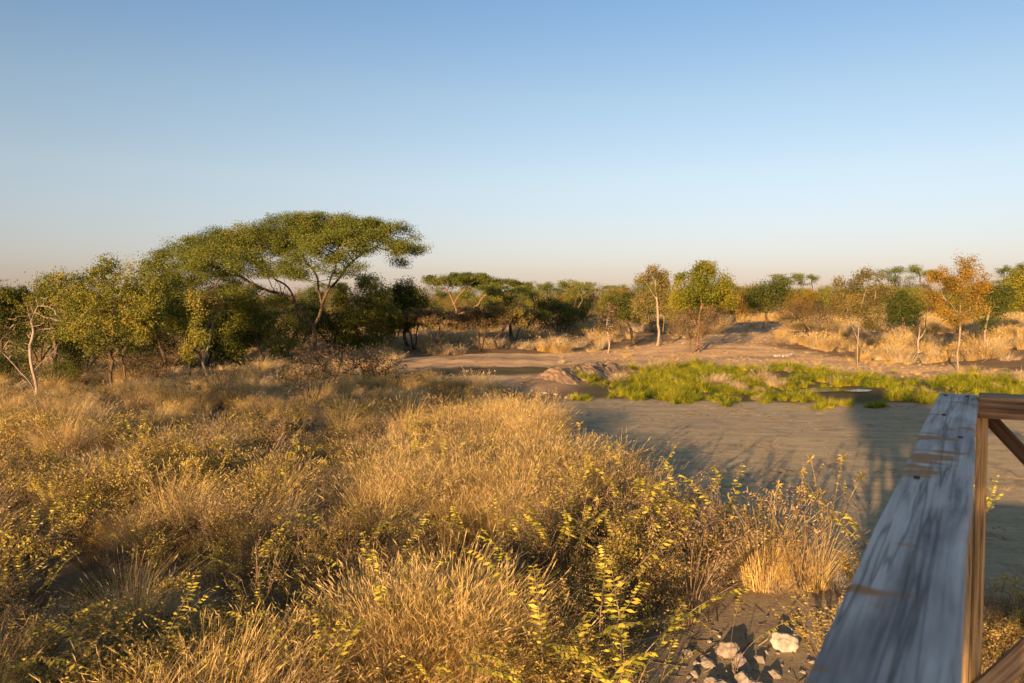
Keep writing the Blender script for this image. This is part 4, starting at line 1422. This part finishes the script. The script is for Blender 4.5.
# plants with a place of their own: pixel of the visible top, height above ground, kind
NAMED = [(735, 606, .65, 'sprig', .62, 'single arching yellow-leaved sprig over the bare patch near the rocks'),
         (650, 648, .55, 'sprig', .6, 'short yellow sprig left of the rock pile'),
         (610, 625, .8, 'sprig', 1.05, 'tall yellow-leaved sprig with dark stems at bottom centre'),
         (565, 600, .85, 'sprig', 1.05, 'leaning yellow sprig left of the dark-stemmed one'),
         (548, 655, .7, 'sprig', .95, 'low yellow sprig at the bottom edge beside golden grass'),
         (450, 560, .85, 'sprig', .85, 'arching yellow sprig rising behind the bottom golden grass'),
         (525, 525, .9, 'sprig', .85, 'yellow sprig alone in the shaded grass at centre'),
         (640, 470, 1.0, 'sprig', 1.1, 'tall yellow sprig against the edge of the clearing'),
         (690, 490, .9, 'sprig', .95, 'feathery yellow sprig on the clearing edge right of the tall one'),
         (725, 480, 1.0, 'sprig', 1.0, 'yellow sprig with raised tips above the brown shrubs'),
         (828, 476, 1.15, 'spire', 1.1, 'tall seed stalk with a star-shaped head near the rail'),
         (790, 490, .95, 'spire', .9, 'dry seed stalk left of the star-headed one'),
         (876, 505, 1.0, 'sprig', .95, 'yellow sprig with curved wands touching the rail edge'),
         (860, 540, .7, 'bushy', .8, 'yellow herb crowding the left side of the rail'),
         (825, 590, .75, 'bushy', .85, 'bushy yellow herb beside the white rock'),
         (20, 625, .9, 'bushy', 1.0, 'yellow herb at the left edge of the photo'),
         (270, 600, .9, 'bushy', 1.0, 'large yellow-leaved herb in the lower left meadow'),
         (800, 535, .7, 'brown_shrub', 1.1, 'brown twiggy shrub by the bare patch left of the rail'),
         (690, 560, .7, 'brown_shrub', 1.1, 'brown twiggy shrub at the left corner of the bare patch'),
         (632, 650, .75, 'sprig', 1.0, 'yellow sprig with hanging leaves at the bottom edge left of the bare patch'),
         (585, 665, .75, 'sprig', 1.0, 'thick yellow sprig at the very bottom edge of the photo'),
         (225, 615, .9, 'bushy', 1.0, 'yellow-leaved herb just left of the large one'),
         (320, 575, .85, 'bushy', .95, 'yellow-leaved herb just right of the large one'),
         (1005, 600, .6, 'bushy', .7, 'sunlit yellow herb on the ground right of the post'),
         (985, 470, .9, 'sprig', .7, 'pale sprig showing between the post and the clearing')]
for (px, py, h, kind, s, lab) in NAMED:
    g = ground(px, py, h)
    put_forb(kind, g[0], g[1], s * (1.3 if kind == 'sprig' else 1.05), lab, 'yellow-leaved forbs in the meadow')


def band(n, pxr, pyr, kinds_, smin, smax, where, group):
    k = 0
    tries = 0
    while k < n and tries < n * 30:
        tries += 1
        px, py = rng.uniform(*pxr), rng.uniform(*pyr)
        g = ground(px, py)
        if inpoly(np.array([g[0]]), np.array([g[1]]), CLEAR)[0] or inpoly(np.array([g[0]]), np.array([g[1]]), POCKET)[0]: continue
        if math.hypot(g[0] - 1.2, g[1] - 1.0) < 3.0: continue
        kind = kinds_[rng.integers(len(kinds_))]
        nm = {'sprig': 'yellow-leaved sprig', 'bushy': 'small-leaved yellow herb', 'withered': 'withered brown herb', 'spire': 'dry seed stalk', 'yellow_shrub': 'yellow-leaved shrub', 'brown_shrub': 'brown twiggy shrub', 'olive_shrub': 'dull olive shrub'}[kind]
        put_forb(kind, g[0], g[1], rng.uniform(smin, smax), nm + ' ' + where, group)
        k += 1


band(24, (-20, 270), (450, 530), ['yellow_shrub'], .75, 1.1, 'in the leafy band of the left meadow', 'shrubs in the left meadow band')
band(16, (-30, 330), (540, 730), ['yellow_shrub', 'olive_shrub', 'yellow_shrub'], .6, .95, 'in the lower left meadow', 'shrubs in the lower left meadow')
band(10, (230, 480), (560, 640), ['olive_shrub', 'yellow_shrub', 'brown_shrub'], .6, .9, 'in the shaded hollow at centre', 'shrubs in the shaded hollow')
band(18, (560, 840), (480, 600), ['brown_shrub', 'brown_shrub', 'yellow_shrub'], .6, .95, 'in the brown fringe along the clearing', 'twiggy shrubs fringing the clearing')
band(12, (520, 690), (600, 700), ['brown_shrub', 'yellow_shrub', 'olive_shrub'], .6, .9, 'beside the bare patch with the rocks', 'shrubs beside the bare patch')
band(16, (250, 560), (430, 500), ['olive_shrub', 'brown_shrub', 'yellow_shrub'], .7, 1.0, 'in the middle meadow', 'shrubs in the middle meadow')
band(12, (80, 480), (405, 432), ['olive_shrub', 'brown_shrub'], .8, 1.3, 'near the far edge of the meadow', 'shrubs at the far meadow edge')
band(24, (-20, 300), (455, 560), ['bushy', 'bushy', 'sprig', 'withered'], .8, 1.15, 'in the leafy band of the left meadow', 'herbs in the left meadow band')
band(46, (-20, 380), (560, 760), ['bushy', 'bushy', 'withered', 'sprig'], .8, 1.15, 'in the lower left meadow', 'herbs in the lower left meadow')
band(34, (380, 650), (560, 740), ['withered', 'bushy', 'sprig', 'sprig'], .75, 1.1, 'in the lower middle meadow', 'herbs in the lower middle meadow')
band(36, (520, 830), (470, 600), ['withered', 'withered', 'bushy', 'spire', 'sprig'], .85, 1.15, 'in the brown fringe along the clearing', 'herbs fringing the clearing')
band(36, (250, 560), (430, 540), ['bushy', 'withered', 'bushy', 'sprig'], .8, 1.1, 'in the middle meadow', 'herbs in the middle meadow')
band(14, (985, 1060), (600, 760), ['bushy', 'withered', 'yellow_shrub'], .45, .7, 'on the ground right of the post', 'herbs right of the post')
# prototypes never placed would stand at the origin
for L_ in list(FP.values()):
    for o_ in L_:
        if o_.name not in fused:
            for ch in list(o_.children): bpy.data.objects.remove(ch)
            bpy.data.objects.remove(o_)
for kk, o_ in protos.items():
    if kk not in used:
        for ch in list(o_.children): bpy.data.objects.remove(ch)
        bpy.data.objects.remove(o_)

# ------------------------------------------------------------------ rocks
import bmesh


def rock(px, py, wpx, hpx, mt, lab, group, seed):
    g = ground(px, py + hpx * .35)
    s = g[1] / F
    bm = bmesh.new()
    bmesh.ops.create_icosphere(bm, subdivisions=5 if wpx > 12 else 3, radius=1)
    r_ = np.random.default_rng(seed)
    dirs = norm(r_.normal(size=(9, 3)))
    cut = r_.uniform(.55, .9, 9)
    for v in bm.verts:
        p = np.array(v.co)
        for d_, c_ in zip(dirs, cut):                     # broken facets
            t = p @ d_
            if t > c_: p = p - d_ * (t - c_) * .92
        p *= 1 + .07 * math.sin(7 * p[0] + seed) * math.sin(6 * p[1] + 2 * p[2]) + .045 * math.sin(15 * p[2] + 9 * p[0] + seed) + .025 * math.sin(31 * p[1] + 17 * p[0]) * math.sin(27 * p[2])
        v.co = Vector(p * np.array([wpx * s / 2, wpx * s / 2 * .8, hpx * s / 2 * 1.15]))
    me = bpy.data.meshes.new('rock')
    bm.to_mesh(me); bm.free()
    for p in me.polygons: p.use_smooth = True
    me.materials.append(mt)
    o_ = obj('rock', me)
    o_.location = (g[0], g[1], T(g[0], g[1]) + hpx * s * .13)
    o_.rotation_euler = (r_.normal(0, .2), r_.normal(0, .2), r_.uniform(0, 6))
    tag(o_, lab, 'rock', group)


ROCKS = [(785, 642, 34, 28, 'rock', 'white rock standing alone at the right of the rock pile'),
         (728, 652, 30, 18, 'rock_grey', 'flat grey rock at the top of the rock pile'),
         (742, 664, 26, 20, 'rock_grey', 'rounded grey rock below the flat one'),
         (708, 664, 20, 12, 'rock_grey', 'small grey rock at the left of the rock pile'),
         (745, 682, 28, 20, 'rock_grey', 'large grey rock at the bottom edge below the rounded one'),
         (712, 684, 20, 12, 'rock_grey', 'small grey stone at the bottom left of the pile'),
         (760, 662, 14, 8, 'rock_grey', 'pebble between the white rock and the grey pile'),
         (724, 690, 30, 16, 'rock_grey', 'grey rock half cut by the bottom edge'),
         (688, 655, 14, 8, 'rock_grey', 'stone lying apart left of the pile'),
         (775, 676, 16, 10, 'rock_grey', 'small stone under the white rock'),
         (694, 676, 12, 8, 'rock_grey', 'stone near the short yellow sprig'),
         (760, 690, 22, 14, 'rock_grey', 'grey stone at the bottom edge right of the large rock')]
for i, (a_, b_, c_, d_, mt, lab) in enumerate(ROCKS):
    rock(a_, b_, c_, d_, M[mt], lab, 'rocks in the pile by the deck', 40 + i)
for i in range(44):
    px_, py_ = rng.normal(730, 34), rng.normal(664, 14)
    rock(px_, py_, rng.uniform(2, 8), rng.uniform(2, 5), M['rock_grey' if rng.random() < .88 else 'rock'], 'fist-sized stone scattered among the bigger rocks of the pile', 'small stones scattered through the rock pile', 100 + i)
for i, (a_, b_, c_, d_) in enumerate([(545, 393, 12, 4), (530, 390, 9, 3), (556, 394, 10, 4), (522, 388, 7, 3), (538, 396, 7, 3), (605, 374, 12, 6), (616, 376, 8, 4), (566, 397, 9, 4)]):
    rock(a_, b_, c_ * .7, d_ * .7, M['rock_grey'], 'pale stone by the broken earth bank', 'pale stones at the earth bank', 200 + i)
for i, (a_, b_, c_, d_) in enumerate([(777, 357, 10, 4), (789, 357, 12, 4), (783, 358, 5, 3)]):
    rock(a_, b_, c_, d_, M['rock'], 'white stone lying on the far bare ground behind the marsh', 'white stones on the far bare ground', 240 + i)

# ------------------------------------------------------------------ fallen branches and stump in front of the umbrella thorn


def dead_branch(name, pts_px, r_px, lab, ells, Yd, cate='fallen branch', mt='deadwood', dens=34):
    P = [at(a_, b_, Yd + (c_[0] if c_ else 0)) for a_, b_, *c_ in pts_px]
    g = P[0].copy()
    s = Yd / F
    E = [tuple(at(a_, b_, Yd) - g) + (rx * s, rx * s * .8, ry * s) for a_, b_, rx, ry in ells]
    att = ell_points(E, dens, .2)
    nd, par = colonize([[p - g for p in P]], att, .13, 1.8, .22, .3)
    v, f, *_ = skeleton_tubes(nd, par, r_px * s * .42, .012, flare=1.0)
    o_ = obj(name, mesh_np(name, v, f, M[mt], True))
    o_.location = tuple(g)
    return tag(o_, lab, cate, None)


dead_branch('fallen_branch', [(308, 388), (330, 382), (352, 372), (372, 360)], 3.0, 'dark fallen branch lying left of the grey stump', [(318, 380, 14, 6), (340, 372, 16, 8)], 28.5)
dead_branch('fallen_branch', [(318, 352), (335, 360), (352, 366), (366, 374), (388, 384)], 2.6, 'broken limb sloping down in front of the umbrella thorn', [(350, 360, 14, 8), (378, 374, 14, 8)], 30)
dead_branch('fallen_branch', [(356, 372), (372, 368), (386, 376), (396, 386)], 2.4, 'splintered brown branch right of the grey stump', [(374, 368, 16, 8), (350, 358, 8, 6)], 29, mt='bark_red')
dead_branch('dark_line', [(968, 371), (980, 366), (992, 358), (998, 350)], 1.6, 'thin dark line on the golden bank right of the amber tree', [(990, 358, 8, 4)], 38.5, 'log')  # thin dark line running right from the foot of the amber tree
for (bx_, by_, w_, h_, lab) in [(338, 386, 3.8, 1.7, 'tangled heap of dead brown branches beside the grey stump'), (380, 387, 2.4, 1.2, 'small heap of dead branches right of the grey stump'),
                               (308, 389, 2.2, .9, 'low heap of dead branches at the left end of the fallen limb')]:
    g = ground(bx_, by_)
    st_ = []
    for k in range(9):
        a_ = rng.uniform(0, 6.28)
        st_.append([(0, 0, .02), (math.cos(a_) * w_ * .2, math.sin(a_) * w_ * .2, h_ * rng.uniform(.1, .5)), (math.cos(a_) * w_ * .45, math.sin(a_) * w_ * .45, h_ * rng.uniform(.1, .9))])
    build_tree('brush_heap', lab, 'brush heap', (g[0], g[1], T(g[0], g[1])), st_, [(0, 0, h_ * .5, w_ * .5, w_ * .5, h_ * .5)], M['brown'], M['bark_dark'], .06, None, 900, .07,
               step=.12, dk=.2, di=2, dens=110, sig=.1, r_tip=.013, jitter=.4)
g = ground(358, 389)
bm = bmesh.new()
bmesh.ops.create_cone(bm, cap_ends=True, segments=14, radius1=.20, radius2=.13, depth=.75)
bmesh.ops.subdivide_edges(bm, edges=bm.edges[:], cuts=2, use_grid_fill=True)
for v in bm.verts:
    v.co += Vector((math.sin(v.co.z * 9 + v.co.y * 7), math.cos(v.co.z * 7 + v.co.x * 9), math.sin(v.co.x * 12))) * .022
me = bpy.data.meshes.new('stump'); bm.to_mesh(me); bm.free(); me.materials.append(M['termite'])
for p in me.polygons: p.use_smooth = True
o_ = obj('stump', me); o_.location = (g[0], g[1], T(g[0], g[1]) + .33)
tag(o_, 'grey weathered stump among the fallen branches', 'stump')

# ------------------------------------------------------------------ lookout deck with its railing
RTOP = HC - .34
A = ground(937, 392, RTOP); Bp = ground(979.5, 395, RTOP)
Nl = ground(807, 683, RTOP); Nr = ground(955, 683, RTOP)
far_c, near_c = (A + Bp) / 2, (Nl + Nr) / 2
rd = norm((far_c - near_c)[None])[0]                  # along the rail, away from the viewer
rn = np.array([rd[1], -rd[0], 0])                     # to the right of it
rw = float(abs((Bp - A) @ rn))
rw2 = float(abs((Nr - Nl) @ rn))
print('rail dir', math.degrees(math.atan2(rd[0], rd[1])), 'width', rw, rw2, 'far', far_c, 'near', near_c)
RWID = (rw + rw2) / 2
Ztop = RTOP
deck = empty('lookout_platform', (far_c[0], far_c[1], 0))
tag(deck, 'weathered wooden lookout deck with a grey handrail, brown post and braces', 'viewing deck')
base_m = Matrix(((rd[0], rn[0], 0), (rd[1], rn[1], 0), (0, 0, 1)))   # local x along rail, y right, z up


def plank(name, c, size, mt, ang=0.0, axis='Y', bev=.006, warp=0.0, segs=10, parent=None, label=None, rot=None):
    """bevelled plank in deck axes; long side = local x of the plank, rotated ang about deck axis"""
    lx, ly, lz = size
    bm = bmesh.new()
    bmesh.ops.create_cube(bm, size=1)
    for v in bm.verts: v.co = Vector((v.co.x * lx, v.co.y * ly, v.co.z * lz))
    bmesh.ops.bevel(bm, geom=bm.edges[:] + bm.verts[:], offset=bev, segments=2, affect='EDGES', profile=.6)
    if segs > 1:
        for i in range(1, segs):
            xx = -lx / 2 + lx * i / segs
            bmesh.ops.bisect_plane(bm, geom=bm.verts[:] + bm.edges[:] + bm.faces[:], plane_co=(xx, 0, 0), plane_no=(1, 0, 0))
    for v in bm.verts:
        k = v.co.x
        v.co.y += warp * math.sin(k * 5.1 + lx) * (1 if v.co.y > 0 else .6) + warp * .5 * math.sin(k * 13 + lz * 40)
        v.co.z += warp * .5 * math.sin(k * 4 + ly * 30)
    me = bpy.data.meshes.new(name)
    bm.to_mesh(me); bm.free()
    me.materials.append(mt)
    o_ = bpy.data.objects.new(name, me)
    link(o_, parent or deck)
    Rm = rot or Matrix.Rotation(ang, 3, axis)
    m4 = (base_m @ Rm).to_4x4()
    c = np.asarray(c, float)
    w = far_c * np.array([1, 1, 0]) + rd * c[0] + rn * c[1]
    m4.translation = Vector((w[0] - deck.location[0], w[1] - deck.location[1], c[2]))
    o_.matrix_local = m4
    if label: o_['label'] = label
    return o_


RT = .045
# along the left side: top rail from the corner back past the viewer
LR = 4.2
plank('handrail', (-LR / 2 + .0, 0, Ztop - RT / 2), (LR, RWID, RT), M['wood_grey'], warp=.0022, segs=24, bev=.009, label='grey weathered top rail with orange spots of wear and painted sun dapples')
# cross rail to the right from the corner
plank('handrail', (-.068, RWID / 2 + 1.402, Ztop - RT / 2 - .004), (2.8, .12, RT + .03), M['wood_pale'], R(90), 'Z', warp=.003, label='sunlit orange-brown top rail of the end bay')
POSTH = Ztop - RT - .004
PY = RWID / 2 - .010
# corner post built from two boards
plank('post', (-.075, PY - .035, POSTH / 2 - .2), (POSTH + .4, .085, .085), M['wood_brown'], R(-90), 'Y', warp=.006, label='brown corner post')
plank('post', (-.06, PY + .028, POSTH / 2 - .2), (POSTH + .4, .036, .075), M['wood_brown'], R(-90), 'Y', warp=.003, label='narrow board fixed to the corner post')
for k, (a_, b_) in enumerate([(-2.1, PY - .035), (-4.1, PY - .035), (-.075, 2.78)]):
    plank('post', (a_, b_, POSTH / 2 - .2), (POSTH + .4, .085, .085), M['wood_brown'], R(-90), 'Y')
# diagonal braces of the end bay
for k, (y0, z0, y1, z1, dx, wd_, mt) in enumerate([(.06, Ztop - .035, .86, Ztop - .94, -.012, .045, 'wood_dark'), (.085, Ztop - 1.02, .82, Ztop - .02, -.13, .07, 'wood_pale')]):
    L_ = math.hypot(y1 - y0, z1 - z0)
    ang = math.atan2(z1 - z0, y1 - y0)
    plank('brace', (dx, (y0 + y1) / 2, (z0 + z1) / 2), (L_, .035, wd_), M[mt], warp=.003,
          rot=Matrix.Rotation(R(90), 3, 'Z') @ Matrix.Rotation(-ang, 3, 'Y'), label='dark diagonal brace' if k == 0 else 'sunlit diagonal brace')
DZ = HC - 1.45
for k in range(26):                                   # deck boards
    plank('deck_board', (-.75 - k * .145, 1.4, DZ - .02), (2.95, .135, .035), M['wood_pale'], R(90), 'Z', segs=2)
for yy in (.0, 1.4, 2.75):
    plank('joist', (-2.2, yy, DZ - .115), (4.4, .06, .14), M['wood_brown'], segs=2)
plank('lower_rail', (-2.1, PY - .10, DZ + .45), (4.1, .03, .10), M['wood_pale'], segs=4)
# nail heads along the top rail
for (a_, b_) in [(-.10, .03), (-.10, -.035), (-.62, -.02), (-1.02, .03), (-1.55, -.03)]:
    bm = bmesh.new()
    bmesh.ops.create_cone(bm, cap_ends=True, segments=12, radius1=.006, radius2=.005, depth=.004)
    me = bpy.data.meshes.new('nail_head'); bm.to_mesh(me); bm.free(); me.materials.append(M['bolt'])
    o_ = bpy.data.objects.new('nail_head', me); link(o_, deck)
    w = far_c * np.array([1, 1, 0]) + rd * a_ + rn * b_
    o_.location = (w[0] - deck.location[0], w[1] - deck.location[1], Ztop + .003)
# bolt heads
for (a_, b_, z_) in [(-.13, PY - .01, Ztop - 1.02), (-.13, PY - .03, Ztop - .16)]:
    bm = bmesh.new()
    bmesh.ops.create_cone(bm, cap_ends=True, segments=10, radius1=.013, radius2=.010, depth=.016)
    me = bpy.data.meshes.new('bolt'); bm.to_mesh(me); bm.free(); me.materials.append(M['bolt'])
    o_ = bpy.data.objects.new('bolt', me); link(o_, deck)
    w = far_c * np.array([1, 1, 0]) + rd * a_ + rn * b_
    m4 = (base_m @ Matrix.Rotation(R(90), 3, 'Y')).to_4x4(); m4.translation = Vector((w[0] - deck.location[0], w[1] - deck.location[1], z_))
    o_.matrix_local = m4

# ------------------------------------------------------------------ light, sky, camera
wd = bpy.data.worlds.new('World')
SC.world = wd
wd.use_nodes = True
wn = wd.node_tree
bg = wn.nodes['Background']
sky = wn.nodes.new('ShaderNodeTexSky')
sky.sky_type = 'NISHITA'
sky.sun_disc = False
sky.sun_elevation = SUN_EL
sky.sun_rotation = math.pi + SUN_AZ
sky.altitude = 900
sky.air_density = 1.0
sky.dust_density = 1.2
sky.ozone_density = 1.4
# dusty air near the horizon: the pink band opposite a low sun
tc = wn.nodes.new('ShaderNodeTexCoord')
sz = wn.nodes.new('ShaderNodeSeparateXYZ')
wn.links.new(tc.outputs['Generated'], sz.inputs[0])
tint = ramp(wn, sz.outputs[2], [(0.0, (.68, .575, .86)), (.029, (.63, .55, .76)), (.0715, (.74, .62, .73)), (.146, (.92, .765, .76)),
                                (.24, (.92, .83, .81)), (.339, (.76, .80, .88)), (.45, (.84, .80, .78)), (.8, (.98, .82, .66))])  # upper stops warm the unseen overhead sky for a more neutral fill
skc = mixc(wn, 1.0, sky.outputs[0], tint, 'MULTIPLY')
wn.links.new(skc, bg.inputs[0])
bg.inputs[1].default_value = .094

sl = bpy.data.lights.new('sun', 'SUN')
sl.energy = 5.0
sl.angle = R(.5)
sl.color = (1.0, .605, .295)
so = bpy.data.objects.new('sun', sl)
link(so)
sd = Vector((math.sin(SUN_AZ) * math.cos(SUN_EL), math.cos(SUN_AZ) * math.cos(SUN_EL), -math.sin(SUN_EL)))
so.rotation_euler = sd.to_track_quat('-Z', 'Y').to_euler()
so.location = (-20, -30, 12)

cd = bpy.data.cameras.new('camera')
cd.lens = LENS
cd.sensor_width = 36
cd.clip_start = .05
cd.clip_end = 9000
cd.dof.use_dof = True
cd.dof.focus_distance = 13
cd.dof.aperture_fstop = 7.1
co = bpy.data.objects.new('camera', cd)
link(co)
co.location = (0, 0, HC)
co.rotation_euler = (math.pi / 2 - PITCH, 0, 0)
SC.camera = co

SC.view_settings.view_transform = 'Standard'
SC.view_settings.look = 'None'
SC.view_settings.exposure = 1.25
SC.view_settings.gamma = 1
SC.cycles.max_bounces = 6
SC.cycles.diffuse_bounces = 3
SC.cycles.transmission_bounces = 4
SC.cycles.use_denoising = True
SC.cycles.denoiser = 'OPENIMAGEDENOISE'
SC.cycles.use_adaptive_sampling = False
SC.render.use_persistent_data = False
